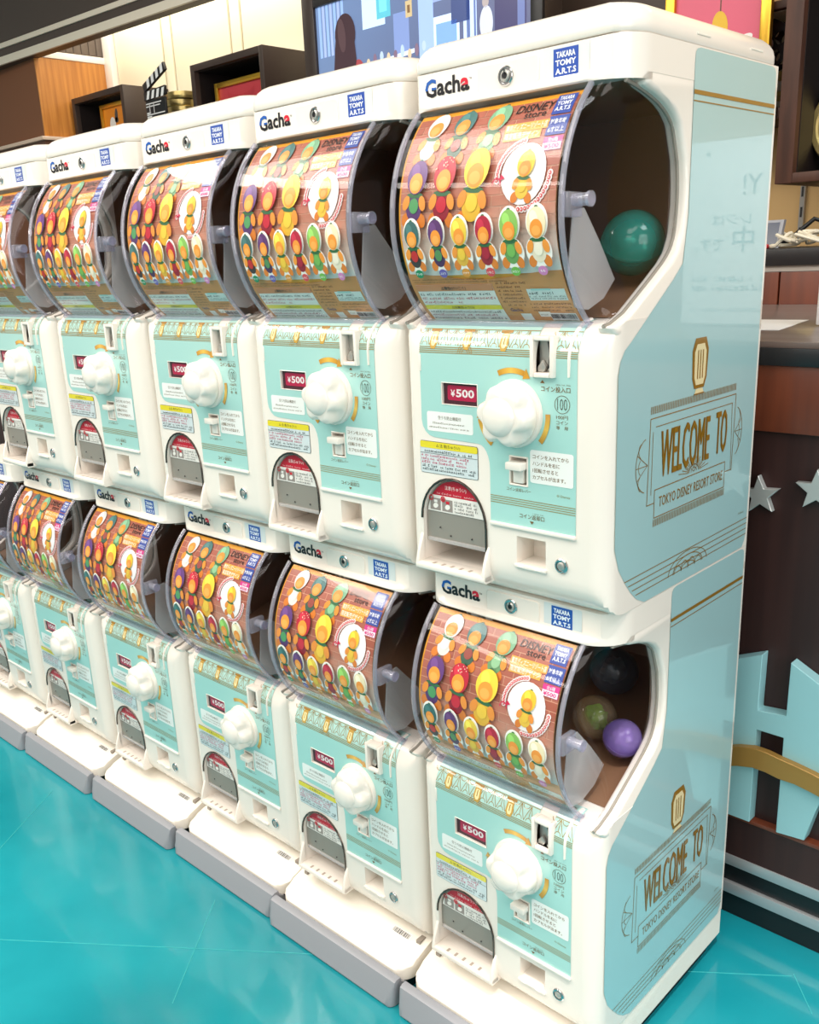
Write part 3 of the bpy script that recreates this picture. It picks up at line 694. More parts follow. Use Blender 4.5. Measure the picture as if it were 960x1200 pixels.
def make_header(root):
    m = MB(); R = []
    pts = []
    for cu, cv, a0 in ((-.0652 - .004, .4985 - .004, 0), (-.145 + .004, .4985 - .004, 90), (-.145 + .004, .469 + .002, 180), (-.0652 - .004, .469 + .002, 270)):
        for k in range(4): pts.append((cu + .004 * math.cos(math.radians(a0 + 30 * k)), cv + (.004 if a0 < 180 else .002) * math.sin(math.radians(a0 + 30 * k))))
    m.prism(pts, 'y', HY - .0018, HY + .002, .0007, 1); lp = obj('lock_plate', m, M['white'], root)
    u, v = -.1065, .4842
    m = MB(); m.lathe((u, v), 'y', [(.0098, HY + .001), (.0098, HY - .003), (.0088, HY - .004), (.0076, HY - .004), (.0072, HY - .0022), (.0001, HY - .0022)], 30); hl = obj('cover_lock', m, M['chrome'], root)
    m = MB(); m.lathe((u, v), 'y', [(.0058, HY - .001), (.0058, HY - .004), (.0046, HY - .005), (.0036, HY - .005), (.0034, HY - .0035), (.0001, HY - .0035)], 24); obj('lock_barrel', m, M['steel'], hl)
    m = MB(); m.box(u - .0006, u + .0006, HY - .0053, HY - .003, v + .001, v + .0058); m.cyl((u, v), 'y', .0028, HY - .0046, HY - .003, 14); obj('keyhole', m, M['black'], hl)
    p = Print(head_map); BK = (24, 22, 26); BL = (30, 92, 176); RD = (214, 22, 52)
    p.text('G', -.2128, .4775, .0190, BK, 1, w=.0168, bold=.03, split=(.4852, BL)); p.text('ach', -.1868, .4782, .0182, BK, 1, w=.0335, bold=.028)
    p.text('a', -.1632, .4782, .0134, BK, 1, w=.0125, bold=.03, split=(.4842, RD)); p.text('™', -.1555, .4885, .0022, BK, 1)
    tag(p.build('brand_lettering', M['print'], root), 'black lettering reading Gacha with blue and red touches')
    p = Print(head_map); p.rrect(-.0588, -.0055, .468, .5012, .002, (222, 226, 226), 0); p.rect(-.0478, -.0184, .4728, .4992, (22, 74, 172), 1)
    for k, (t, w, vv) in enumerate((('TAKARA', .0225, .4908), ('TOMY', .0245, .4834), ('A.R.T.S', .0245, .4758))): p.text(t, -.0331, vv, .0056, (244, 247, 252), 2, w=w, bold=.035)
    tag(p.build('maker_sticker', M['decal'], root), 'blue square maker sticker with white lettering')

def side_sticker(root):
    p = Print(side_map); SM = (168, 207, 210); B = BRONZE
    L = [(.164, .502), (.157, .5005), (.1538, .497), (.153, .490), (.1529, .339), (.1447, .288), (.125, .272), (.0406, .2138), (.0274, .2055), (.0195, .195), (.016, .181), (.0168, -.008), (.026, -.034), (.0405, -.053), (.0535, -.068), (.0673, -.080), (.085, -.0885)]
    Rr = [(.344, .502), (.3515, .5005), (.355, .497), (.356, .490), (.356, .339), (.356, .288), (.356, .272), (.356, .2138), (.356, .2055), (.356, .195), (.356, .181), (.356, -.008), (.356, -.034), (.356, -.053), (.356, -.068), (.353, -.08), (.346, -.0885)]
    for k in range(len(L) - 1): p.poly([L[k + 1], Rr[k + 1], Rr[k], L[k]], SM, 0)
    p.rect(.153, .356, .4575, .4618, B, 2); p.rect(.153, .356, .4505, .4517, B, 2)
    # golden ornament in place of a figure
    u = .1965
    p.poly([(u - .018, .158), (u - .012, .146), (u + .012, .146), (u + .018, .158), (u + .02, .19), (u + .013, .204), (u - .013, .204), (u - .02, .19)], B, 2)
    p.poly([(u - .0135, .159), (u - .009, .150), (u + .009, .150), (u + .0135, .159), (u + .0145, .188), (u + .009, .197), (u - .009, .197), (u - .0145, .188)], (244, 226, 176), 3)
    for d in (-.006, 0, .006): p.rect(u + d - .0011, u + d + .0011, .157, .19, B, 4)
    p.poly([(u - .012, .1395), (u + .012, .1395), (u + .008, .1455), (u - .008, .1455)], (244, 226, 176), 3); p.line(u - .013, .1395, u + .013, .1395, .0014, B, 4)
    w = .0009
    k = .0855
    while k < .298: p.rect(k, k + .0012, .1305, .139, B, 2); k += .0031
    k = .0985
    while k < .281: p.rect(k, k + .0012, -.001, .0078, B, 2); k += .0031
    p.line(.0855, .1255, .2992, .1255, .0011, B, 2)
    for a in (.0855, .2992): p.line(a, .1255, a - .003 if a < .2 else a - .002, .0275, .0011, B, 2)
    p.line(.0818, .0275, .0985, .0275, .0011, B, 2); p.line(.279, .0292, .297, .0292, .0011, B, 2)
    p.line(.0975, .1152, .2905, .1152, w, B, 2); p.line(.0921, .1105, .0912, .038, w, B, 2); p.line(.2895, .113, .2945, .0305, w, B, 2); p.line(.2905, .1152, .289, .112, w, B, 2)
    for a in ((.0995, .0095, .278, .0095), (.0995, .0425, .278, .0425), (.0995, .0095, .0995, .0425), (.278, .0095, .278, .0425)): p.line(*a, .0011, B, 2)
    for k, d in enumerate((-.0006, 0, .0006)): p.text('TO', .2625 + d, .0565, .0535, B, 2 + k, w=.030); p.text('WELCOME', .1705 + d, .0545, .0545, B, 2 + k, w=.119)
    p.text('TOKYO DISNEY RESORT STORE', .1915, .0202, .0125, B, 2, w=.162, bold=.006)
    c = (.1935, .0462)
    for k in range(17):
        a = math.radians(4 + 172 * k / 16); r1 = .024 + (.014 if k in (0, 16) else .006 if k % 2 else 0); r0 = .014
        p.line(c[0] + r0 * math.cos(a), c[1] + r0 * math.sin(a) * .5, c[0] + r1 * math.cos(a), c[1] + r1 * math.sin(a) * .55 + .002, .0009, B, 2)
    p.arc(c[0], c[1], .012, 0, 180, .001, B, 2, 14, .009); p.arc(c[0], c[1], .007, 0, 180, .0009, B, 2, 12, .0055)
    for k in range(3): p.line(c[0], c[1], c[0] + .011 * math.cos(math.radians(45 + 45 * k)), c[1] + .008 * math.sin(math.radians(45 + 45 * k)), .0007, B, 2)
    for cx, sg in ((.0815, -1), (.301, 1)):
        cz = .0745 if sg < 0 else .0775; rr = .0255 if sg < 0 else .0205; a0, a1 = (103, 257) if sg < 0 else (-77, 77)
        p.arc(cx, cz, rr, a0, a1, .001, B, 2, 16, .031)
        for f in (-.62, 0, .62): p.arc(cx - sg * .012, cz + f * .03, rr * 1.25, (150 if sg < 0 else -32), (212 if sg < 0 else 30), .0008, B, 2, 8, .016)
        for f in (-28, 0, 28):
            a = math.radians((180 if sg < 0 else 0) + f); p.line(cx, cz, cx + rr * math.cos(a), cz + .031 * math.sin(a), .0008, B, 2)
    for k, v in enumerate((-.0505, -.058, -.0655, -.073)): p.line(max(.0385 + .0085 * k, .0385), v - .001, .3555, v + .002, .001, B, 2)
    for r in (.05, .038, .018): p.arc(.19, -.0745, r, 0, 180, .001, B, 3, 20, r * .46)
    for d in (-.026, -.009, .009, .026): p.arc(.19 + d, -.0745, .009, 0, 180, .0009, B, 3, 12, .0115 if abs(d) < .02 else .0085)
    p.text('© Disney', .336, -.0395, .0036, (140, 120, 60), 2, w=.016)
    return tag(p.build('side_sticker', M['decal'], root), 'glossy mint side sticker with golden art-deco print')

# ------------------------------------------------------------------ the room
floor_m = noise_mat('turquoise_vinyl', (17, 130, 142), (34, 152, 162), (1, 1, 1), 3.2, 0.16, 0.3, 5.0, 0.0, .3, .7)
m = MB(); m.box(-9, 5, -6, 4.5, -.262, -.162); fl = structure('floor', m, floor_m)
seams = [((-1.9, -1.165), (.15, .374)), ((-.672, -.093), (-.524, -.278)), ((-1.24, -.11), (-1.1, -.31)), ((.150, .38), (.20, .32))]
ORG[0] = (0, 0, 0)
for (a, b) in seams:
    d = Vector((b[0] - a[0], b[1] - a[1])); n = Vector((-d.y, d.x)).normalized() * .0006
    m = MB(); z0, z1 = -.1622, -.1615
    v = [(a[0] + n.x, a[1] + n.y), (b[0] + n.x, b[1] + n.y), (b[0] - n.x, b[1] - n.y), (a[0] - n.x, a[1] - n.y)]
    m.prism(v, 'z', z0, z1); s_ = obj('floor_seam', m, M.setdefault('seam', mat('pale_seam_weld', (60, 172, 174), .3)), None); s_.location = (0, 0, 0); s_.parent = fl
for s_ in [o for o in C.objects if o.name.startswith('floor_seam')]: s_.location = (0, 0, 0)
fl_loc = fl.location.copy()
wall_beige = mat('beige_wall', (208, 172, 116), .7)  # one even beige, darker and warmer than the cream panels
m = MB(); m.box(-6.5, 2.2, 1.75, 1.87, -.162, 2.9); wb = structure('wall_back', m, wall_beige)
# cream wall panels with dark open joints, left half of the back wall
cream = mat('cream_wall_panel', (240, 230, 202), .6)
ORG[0] = (0, 0, 0)
def wall_part(name, mb, material):
    o = obj(name, mb, material, None); o.parent = wb; o.location = (0, 0, 0); return o
m = MB(); m.box(-4.2, -1.6, 1.742, 1.75, .9, 2.9); wall_part('joint_backing', m, M['black'])
for x0, x1 in ((-3.618, -3.246), (-3.233, -3.172), (-3.159, -2.769), (-2.756, -2.695), (-2.682, -2.05)):
    m = MB(); m.box(x0, x1, 1.728, 1.744, .9, 2.9, .002); wall_part('wall_panel', m, cream)
m = MB(); m.box(-3.684, -3.624, 1.70, 1.744, .9, 2.9, .002); wall_part('corner_strip', m, M['white'])
m = MB(); m.box(-1.62, -.72, 1.70, 1.75, .9, 2.9); wall_part('dark_panel', m, mat('dark_brown_laminate', (58, 44, 36), .45))
m = MB(); m.box(-.461, -.448, 1.738, 1.7505, .9, 2.2, .001)
up = wall_part('slotted_upright', m, M['steel'])
m = MB()
for k in range(26): m.box(-.457, -.452, 1.7365, 1.7385, .905 + .05 * k, .93 + .05 * k)
wall_part('upright_slot', m, M['black']).parent = up
# projecting wall block on the left with a wood veneer side, and the hanging beam
veneer = noise_mat('orange_wood_veneer', (168, 104, 42), (196, 130, 58), (1, 9, .5), 6, .4, .1, 6)
brownp = mat('brown_wall_panel', (126, 78, 48), .6)
m = MB(); m.box(-5.6, -3.69, 1.361, 1.75, -.162, 1.812); wl = structure('wall_left', m, brownp)
ORG[0] = (0, 0, 0)
def on_left(name, mb, mt): o = obj(name, mb, mt, None); o.parent = wl; o.location = (0, 0, 0); return o
m = MB(); m.box(-3.691, -3.684, 1.361, 1.745, 1.49, 1.812); on_left('veneer_panel', m, veneer)
m = MB(); m.box(-3.70, -3.68, 1.37, 1.745, 1.812, 1.84, .002); on_left('white_strip', m, M['white'])
m = MB(); m.box(-3.75, -3.69, 1.40, 1.745, 1.84, 2.6); on_left('upper_panel', m, mat('grey_brown_slats', (96, 84, 76), .5))
for k in range(9):
    m = MB(); m.box(-3.692, -3.685, 1.405 + .038 * k, 1.439 + .038 * k, 1.845, 2.6, .001); on_left('upper_slat', m, M.setdefault('slat', mat('grey_brown_slat', (104, 92, 84), .5)))
m = MB(); m.box(-5.6, -3.66, 1.335, 1.75, 1.472, 1.488, .003); on_left('cornice', m, mat('pale_cornice', (214, 190, 170), .4))
m = MB(); m.box(-5.6, -3.672, 1.35, 1.75, 1.40, 1.472); on_left('cornice_base', m, mat('dark_cornice', (92, 60, 42), .5))
beamc = mat('dark_taupe_beam', (74, 62, 56), .5); band = mat('ivory_beam_strip', (226, 214, 196), .4)
def beam_y(x): return 1.315 + (x + 3.9) * .057
def beam(d0, d1, z0, z1): m = MB(); m.prism([(-6.5, beam_y(-6.5) + d0), (-1.1, beam_y(-1.1) + d0), (-1.1, beam_y(-1.1) + d1), (-6.5, beam_y(-6.5) + d1)], 'z', z0, z1, .001, 1); return m
wb2 = structure('trim_1', beam(0, .055, 1.806, 3.0), beamc, True)
ORG[0] = (0, 0, 0)
for z0, z1 in ((1.805, 1.836), (1.868, 1.888)):
    o = obj('beam_strip', beam(-.008, .004, z0, z1), band, None); o.parent = wb2; o.location = (0, 0, 0)
m = MB(); m.box(-9, 5, -6, 4.5, 3.1, 3.2); structure('ceiling', m, mat('white_ceiling', (226, 220, 210), .8))

# ------------------------------------------------------------------ serving counter behind the machines
wood_red = noise_mat('red_brown_wood', (98, 46, 28), (122, 60, 36), (8, 1, .6), 5, .35, .15, 6)
dkwood = noise_mat('dark_brown_laminate_wood', (48, 26, 24), (60, 34, 31), (10, 1, .5), 5, .5, 0, 5)
topm = noise_mat('grey_brown_counter_top', (112, 98, 92), (126, 112, 106), (1, 8, 1), 4, .28, .1, 5)
silver = mat('silver_strip', (188, 190, 192), .3, .6)
YF = .444
ct = thing('serving_counter', 'long dark wood serving counter with striped silver base behind the row of machines', 'counter', (-1.8, .8, -.162))
m = MB(); m.box(-5.2, 1.6, YF, 1.199, .761, .770, .001); obj('counter_top', m, topm, ct)
m = MB(); m.box(-5.2, 1.6, YF - .006, 1.199, .738, .7615, .001); obj('top_edge', m, mat('black_counter_edge', (30, 34, 38), .35), ct)
m = MB(); m.box(-5.2, 1.6, YF, YF + .03, .646, .738, .001); obj('wood_band', m, wood_red, ct)
m = MB(); m.box(-5.2, 1.6, YF + .010, YF + .05, .03, .646); obj('front_panel', m, dkwood, ct)
m = MB(); m.box(-5.2, 1.6, YF - .004, YF + .05, .023, .030, .001); obj('ledge', m, wood_red, ct)
m = MB(); m.box(-5.2, 1.6, YF - .001, YF + .05, -.048, .023); obj('lower_panel', m, dkwood, ct)
m = MB(); m.box(-5.2, 1.6, YF + .004, YF + .05, -.162, -.048); obj('kickboard', m, mat('black_kickboard', (20, 22, 24), .35), ct)
for z0, z1 in ((-.066, -.047), (-.119, -.099)):
    m = MB(); m.box(-5.2, 1.6, YF - .003, YF + .006, z0, z1, .001); obj('silver_strip', m, silver, ct)
m = MB(); m.box(-5.2, 1.6, 1.15, 1.199, -.162, .738); m.box(1.57, 1.6, YF + .05, 1.15, -.162, .738); m.box(-5.2, -5.17, YF + .05, 1.15, -.162, .738); obj('carcass', m, dkwood, ct)
# cut-out letters and stars on the counter front
cutm = mat('pale_blue_board', (158, 208, 214), .35)
ORG[0] = (.05, .44, .03)
out = [(-.062, .27), (.046, .317), (.0455, .226), (.0875, .230), (.088, .316), (.125, .2965), (.2, .25), (.205, .12), (.150, .118), (.1415, .09), (.1295, .0355), (.087, .0315), (.0865, .1935), (.0452, .1935), (.045, .0315), (-.062, .0315)]
m = MB(); m.prism(out, 'y', YF - .012, YF + .0095, .0008, 1)
tag(obj('skyline_cutout', m, cutm, None), 'pale blue H-shaped cut-out board mounted on the dark counter front', 'wall decoration')
ORG[0] = (.05, .43, .14)
top_ = [(-.06, .128), (-.03, .143), (.002, .153), (.024, .162), (.048, .168), (.068, .1675), (.088, .164), (.112, .161), (.136, .157), (.17, .149), (.2, .138)]
m = MB(); m.prism(top_ + [(u, v - .0335 + .003 * (u > .1)) for u, v in reversed(top_)], 'y', YF - .024, YF - .012, .0008, 1)
tag(obj('golden_ribbon', m, mat('matte_gold_board', (176, 132, 66), .4, .3), None), 'curved golden band running across the pale blue cut-out', 'wall decoration')
for k, (cx, cz, r_, a0, lb) in enumerate([(.020, .5535, .0295, 97, 'silver star on the counter front half hidden by the machine side'), (.0985, .571, .0305, 92, 'silver star on the counter front at the right picture edge')]):
    ORG[0] = (cx, .45, cz)
    pts = [(cx + (r_ if i % 2 == 0 else r_ * .42) * math.cos(math.radians(a0 + 36 * i)), cz + (r_ if i % 2 == 0 else r_ * .42) * math.sin(math.radians(a0 + 36 * i))) for i in range(10)]
    m = MB(); m.prism(pts, 'y', YF - .002, YF + .0095, .0007, 1); tag(obj('star', m, mat('silver_star', (196, 200, 198), .35, .35), None), lb, 'star', 'silver stars on the counter front')
# things on the counter
ORG[0] = (-.06, .69, .77)
m = MB(); m.prism([(-.16, .785), (-.06, .79), (-.033, .6), (-.14, .59)], 'z', .7702, .7712); tag(obj('paper_sheet', m, M['paper'], None), 'white paper sheet lying on the brown counter top', 'paper')
sg = thing('notice_stand', 'upright white notice board standing on the counter at the right edge', 'sign', (.155, .69, .77))
m = MB(); m.box(-.008, .315, .679, .684, .772, 1.056, .002); obj('board', m, M['paper'], sg)
m = MB(); m.box(.02, .29, .64, .74, .7702, .773, .001); obj('foot', m, M['clear'], sg)
p = Print(lambda u, v, l: (u, .6785 - .0003 * l, v)); ik = (60, 110, 120)
p.text('Y!', .203, .972, .03, ik, 1, w=.03); p.text('レジは', .235, .928, .017, ik, 1, w=.065); p.text('中', .213, .885, .04, ik, 1); p.text('です。', .27, .888, .02, ik, 1, w=.05)
p.scrib(.17, .3, .84, .009, ik, 1, 80); p.scrib(.17, .3, .825, .009, ik, 1, 81); p.scrib(.14, .3, .792, .006, (110, 140, 150), 1, 82)
p.poly([(.275, 1.035), (.283, 1.035), (.279, 1.043)], ik, 1)
p.build('lettering', M['print'], sg)

# ------------------------------------------------------------------ back counter
bc = thing('back_counter', 'black-topped back counter with red brown doors under the shelves', 'counter', (-1.8, 1.46, -.162))
m = MB(); m.box(-3.6, 2.0, 1.200, 1.72, .849, .883, .001); obj('counter_top', m, mat('black_slab', (34, 32, 34), .4), bc)
m = MB(); m.box(-3.6, 2.0, 1.207, 1.25, .837, .849); obj('grey_strip', m, mat('pale_grey_strip', (176, 168, 160), .5), bc)
m = MB(); m.box(-3.6, 2.0, 1.222, 1.72, -.162, .837); obj('carcass', m, dkwood, bc)
for k in range(16):
    x0 = -.281 + .46 * (k - 11)
    if x0 > -3.6 and x0 + .456 < 2.0:
        m = MB(); m.box(x0, x0 + .456, 1.206, 1.222, -.10, .836, .001); obj('door', m, wood_red, bc)

# ------------------------------------------------------------------ wall shelves on the right
shelf_w = noise_mat('walnut_shelf', (66, 40, 30), (88, 54, 40), (9, 9, 1), 5, .55, 0, 5)
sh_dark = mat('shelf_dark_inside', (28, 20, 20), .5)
def box_shelf(name, label, x0, x1, y0, y1, z0, z1, t, wm, inm, bt=None):
    r = thing(name, label, 'shelf', ((x0 + x1) / 2, (y0 + y1) / 2, z0)); bt = bt or t
    m = MB(); m.box(x0, x0 + t, y0, y1, z0, z1, .0015); obj('side_board', m, wm, r)
    m = MB(); m.box(x1 - t, x1, y0, y1, z0, z1, .0015); obj('side_board', m, wm, r)
    m = MB(); m.box(x0 + t, x1 - t, y0, y1, z0, z0 + bt, .0015); obj('bottom_board', m, wm, r)
    m = MB(); m.box(x0 + t, x1 - t, y0, y1, z1 - t, z1, .0015); obj('top_board', m, wm, r)
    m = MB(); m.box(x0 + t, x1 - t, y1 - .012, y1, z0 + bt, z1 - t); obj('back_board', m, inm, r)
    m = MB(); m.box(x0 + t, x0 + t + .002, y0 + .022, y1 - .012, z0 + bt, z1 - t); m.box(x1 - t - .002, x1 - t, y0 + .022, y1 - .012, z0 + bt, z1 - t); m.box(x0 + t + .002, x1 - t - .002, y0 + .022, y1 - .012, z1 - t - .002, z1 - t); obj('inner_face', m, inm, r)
    return r
box_shelf('wall_shelf', 'large walnut box shelf on the beige wall at the right edge', -.41, .30, 1.45, 1.737, 1.025, 1.62, .040, shelf_w, sh_dark, .022)
narrow = box_shelf('wall_shelf', 'narrow walnut box shelf behind the nearest machine top', -.98, -.432, 1.55, 1.737, 1.178, 1.432, .018, shelf_w, mat('pale_shelf_back', (226, 214, 190), .6), .024)
m = MB(); m.box(-.76, -.455, 1.495, 1.55, 1.185, 1.2022, .0015); obj('front_ledge', m, shelf_w, narrow)
def film_can(label, c, r, h, axis, group, col):
    ORG[0] = (c[0], c[1], c[2]); o = thing('film_can', label, 'film can', ORG[0], group); g = {'z': (c[0], c[1]), 'y': (c[0], c[2])}[axis]; t0 = c[2] if axis == 'z' else c[1]
    m = MB(); m.lathe(g, axis, [(.001, t0), (r * .97, t0), (r, t0 + .003), (r, t0 + h * .5)], 32); obj('base_pan', m, col, o)
    m = MB(); m.lathe(g, axis, [(r * 1.03, t0 + h * .4), (r * 1.03, t0 + h * .94), (r * .98, t0 + h), (r * .8, t0 + h), (r * .76, t0 + h * .93), (.001, t0 + h * .93)], 32); obj('lid', m, col, o)
    return o
fc = thing('film_can', 'round golden film can standing on edge inside the large walnut shelf', 'film can', (-.281, 1.58, 1.048))
m = MB(); m.lathe((-.281, 1.1495), 'y', [(.001, 1.60), (.100, 1.60), (.1015, 1.597), (.1015, 1.57), (.100, 1.566), (.001, 1.566)], 44); obj('base_pan', m, M['black'], fc)
m = MB(); m.lathe((-.281, 1.1495), 'y', [(.001, 1.58), (.096, 1.58), (.096, 1.553), (.093, 1.549), (.082, 1.549), (.078, 1.553), (.04, 1.555), (.038, 1.551), (.001, 1.551)], 44); obj('lid', m, M['brass'], fc)
# reel standing in the narrow shelf, on its stack of cans
for k in range(4):
    film_can(('lowest', 'second lowest', 'second highest', 'topmost')[k] + ' can of the pale stack in the narrow walnut shelf', (-.535, 1.64, 1.2022 + .0225 * k), .062, .0215, 'z', 'cans in the narrow walnut shelf', M['brass'] if k % 2 else M['steel'])
rl = thing('film_reel', 'black film reel with round holes in the narrow walnut shelf', 'film reel', (-.515, 1.635, 1.2935))
for y0, y1 in ((1.60, 1.606), (1.64, 1.646)):
    n = 40; cx, cz, R0 = -.515, 1.351, .0565; mm = bmesh.new()
    outer = [mm.verts.new((cx + R0 * math.cos(2 * PI * i / n), y0, cz + R0 * math.sin(2 * PI * i / n))) for i in range(n)]
    ed = [mm.edges.new((outer[i], outer[(i + 1) % n])) for i in range(n)]
    for h in range(5):
        a = 2 * PI * h / 5 + .35; hv = [mm.verts.new((cx + .034 * math.cos(a) + .0145 * math.cos(2 * PI * i / 14), y0, cz + .034 * math.sin(a) + .0145 * math.sin(2 * PI * i / 14))) for i in range(14)]
        ed += [mm.edges.new((hv[i], hv[(i + 1) % 14])) for i in range(14)]
    bmesh.ops.triangle_fill(mm, use_beauty=True, use_dissolve=False, edges=ed)
    ex = bmesh.ops.extrude_face_region(mm, geom=list(mm.faces)); bmesh.ops.translate(mm, verts=[g for g in ex['geom'] if isinstance(g, bmesh.types.BMVert)], vec=(0, y1 - y0, 0))
    m = MB(); m.bm(mm); obj('reel_flange', m, M['black'], rl)
m = MB(); m.cyl((-.515, 1.351), 'y', .017, 1.598, 1.65, 24); obj('reel_hub', m, M['steel'], rl)
def picture(name, label, x0, x1, y, z0, z1, fw, field, lean=0.0, extra=None):
    r = thing(name, label, 'picture', ((x0 + x1) / 2, y, z0)); d = .018
    for q in ((x0, x1, z0, z0 + fw), (x0, x1, z1 - fw, z1)): m = MB(); m.box(q[0], q[1], y, y + d, q[2], q[3], .003); obj('frame_rail', m, M['gold'], r)
    for q in ((x0, x0 + fw), (x1 - fw, x1)): m = MB(); m.box(q[0], q[1], y - .0005, y + d, z0, z1, .003); obj('frame_rail', m, M['gold'], r)
    for q in ((x0 + fw * .5, x1 - fw * .5, z1 - fw * .55, z1 - fw * .45),): m = MB(); m.box(q[0], q[1], y - .002, y + .001, q[2], q[3], .0005); obj('frame_bead', m, M['gold'], r)
    p = Print(lambda u, v, l: (u, y + .010 - .0004 * l, v)); p.rect(x0 + fw * .9, x1 - fw * .9, z0 + fw * .9, z1 - fw * .9, field, 0)
    if extra: extra(p)
    p.build('picture_sheet', M['print'], r); return r
def pink_art(p):
    p.ell(-.600, 1.397, .020, .034, (238, 190, 30), 1, .1); p.rect(-.6015, -.5985, 1.43, 1.46, (90, 60, 30), 1)
    p.ell(-.545, 1.355, .03, .012, (250, 246, 244), 1, .4); p.ell(-.565, 1.338, .014, .012, (250, 246, 244), 1); p.ell(-.535, 1.32, .024, .007, (240, 150, 60), 1, .3)
picture('framed_picture', 'gold framed pink picture standing above the nearest machine top', -.742, -.472, 1.515, 1.2027, 1.56, .026, (228, 96, 124), 0, pink_art)

# ------------------------------------------------------------------ wall ledge, dark shelves and props on the left
lg = thing('wall_ledge', 'dark wall ledge carrying the box shelves behind the machine tops', 'shelf', (-2.85, 1.56, 1.39)); m = MB(); m.box(-3.68, -2.08, 1.38, 1.727, 1.392, 1.418, .002); obj('board', m, beamc, lg)
for x in (-3.5, -2.85, -2.2): m = MB(); m.box(x - .012, x + .012, 1.45, 1.727, 1.36, 1.392); obj('bracket', m, M['black'], lg)
boxw = mat('dark_wenge_wood', (58, 44, 38), .45)
box_shelf('box_shelf', 'dark wooden box shelf holding the red picture beside the screen', -2.737, -2.293, 1.5, 1.727, 1.4185, 1.641, .024, boxw, sh_dark)
box_shelf('box_shelf', 'dark wooden box shelf holding the orange picture by the veneer wall', -3.665, -3.228, 1.5, 1.727, 1.4185, 1.648, .024, boxw, sh_dark)
def red_art(p):
    for k in range(4): p.arc(-2.51, 1.545 + .006 * k, .10, 215, 325, .004, (176 + 4 * k, 48, 58), 1, 12, .05)
picture('framed_picture', 'gold framed red picture inside the box shelf next to the screen', -2.662, -2.36, 1.55, 1.443, 1.571, .020, (192, 56, 66), 0, red_art)
def orange_art(p): p.ell(-3.435, 1.52, .024, .03, (245, 240, 235), 1); p.ell(-3.400, 1.553, .012, .028, (70, 72, 74), 2, -.15); p.ell(-3.40, 1.535, .016, .011, (96, 88, 80), 2)
picture('framed_picture', 'gold framed orange picture inside the box shelf by the veneer wall', -3.52, -3.27, 1.55, 1.443, 1.606, .018, (236, 140, 36), 0, orange_art)
cl = thing('clapperboard', 'black and white film clapperboard standing beside the golden film cans', 'clapperboard', (-2.915, 1.45, 1.418))
m = MB(); m.box(-2.985, -2.845, 1.447, 1.455, 1.4183, 1.545, .001); obj('slate', m, M['black'], cl)
m = MB(); m.prism([(-2.99, 1.545), (-2.84, 1.553), (-2.84, 1.585), (-2.99, 1.577)], 'y', 1.445, 1.457, .001); obj('lower_stick', m, M['black'], cl)
ang = math.radians(21); hx, hz = -2.982, 1.59
def stick(a, b): return (hx + a * math.cos(ang) - b * math.sin(ang), hz + a * math.sin(ang) + b * math.cos(ang))
m = MB(); m.prism([stick(-.006, -.012), stick(.165, -.012), stick(.165, .018), stick(-.006, .018)], 'y', 1.445, 1.457, .001); us = obj('upper_stick', m, M['black'], cl)
p = Print(lambda u, v, l: (u, 1.4442 - .0004 * l, v))
for k in range(4):
    a = .022 + .036 * k; p.poly([stick(a, -.011), stick(a + .02, -.011), stick(a + .029, .017), stick(a + .009, .017)], (240, 240, 240), 0)
    a = -2.972 + .034 * k; p.poly([(a, 1.548), (a + .018, 1.549), (a + .030, 1.5785), (a + .012, 1.5775)], (240, 240, 240), 0)
for q in ((-2.98, -2.87, 1.532), (-2.98, -2.88, 1.522), (-2.978, -2.85, 1.492), (-2.978, -2.86, 1.478), (-2.978, -2.85, 1.462), (-2.978, -2.85, 1.445)): p.line(q[0], q[2], q[1], q[2], .004, (232, 232, 232), 0)
for x in (-2.955, -2.925): p.line(x, 1.495, x, 1.532, .004, (232, 232, 232), 0)
for q in ((-2.978, -2.95, 1.498), (-2.978, -2.945, 1.484)): p.rect(q[0], q[1], q[2] - .003, q[2] + .003, (232, 232, 232), 0)
p.build('slate_print', M['print'], cl)
zs = 1.4183
for k in range(6):
    dx = (0, .008, -.012, .004, -.006, .010)[k]
    film_can(('lowest', 'second', 'third', 'fourth', 'fifth', 'topmost')[k] + ' golden can of the stack between clapperboard and red picture shelf', (-2.955 + dx, 1.60, zs + .0275 * k), .066, .026, 'z', 'golden film cans on the wall ledge', M['brass'])

# ------------------------------------------------------------------ wall screen
tv = thing('wall_screen', 'large lit wall screen showing a kitchen scene behind the machines', 'screen', (-1.58, 1.56, 1.2))
m = MB(); m.box(-2.075, -1.10, 1.515, 1.60, 1.19, 1.80, .004); m.box(-1.8, -1.4, 1.60, 1.70, 1.3, 1.6); obj('screen_case', m, mat('dark_screen_case', (50, 40, 34), .4), tv)
for q in ((-2.075, -2.018, 1.19, 1.80), (-1.14, -1.10, 1.19, 1.80), (-2.018, -1.14, 1.702, 1.80), (-2.018, -1.14, 1.19, 1.21)):
    m = MB(); m.box(q[0], q[1], 1.502, 1.515, q[2], q[3], .002); obj('bezel', m, mat('bezel_brown', (56, 44, 38), .4) if q[1] < -2 else M['black'], tv)
p = Print(lambda u, v, l: (u, 1.513 - .0004 * l, v)); SX0, SX1, SZ0, SZ1 = -2.018, -1.14, 1.21, 1.702
p.poly([(SX0, SZ0), (SX1, SZ0), (SX1, SZ1), (SX0, SZ1)], [(92, 108, 140), (80, 84, 116), (86, 92, 126), (104, 128, 168)], 0)
for k in range(7): p.rect(-2.005 + .018 * k, -1.993 + .018 * k, 1.55, 1.702, (140 + 12 * (k % 2), 170, 214), 1)
p.rect(-2.018, -1.58, 1.38, 1.468, (176, 198, 224), 1); p.poly([(-2.018, 1.468), (-1.58, 1.50), (-1.58, 1.512), (-2.018, 1.482)], (206, 222, 238), 2)
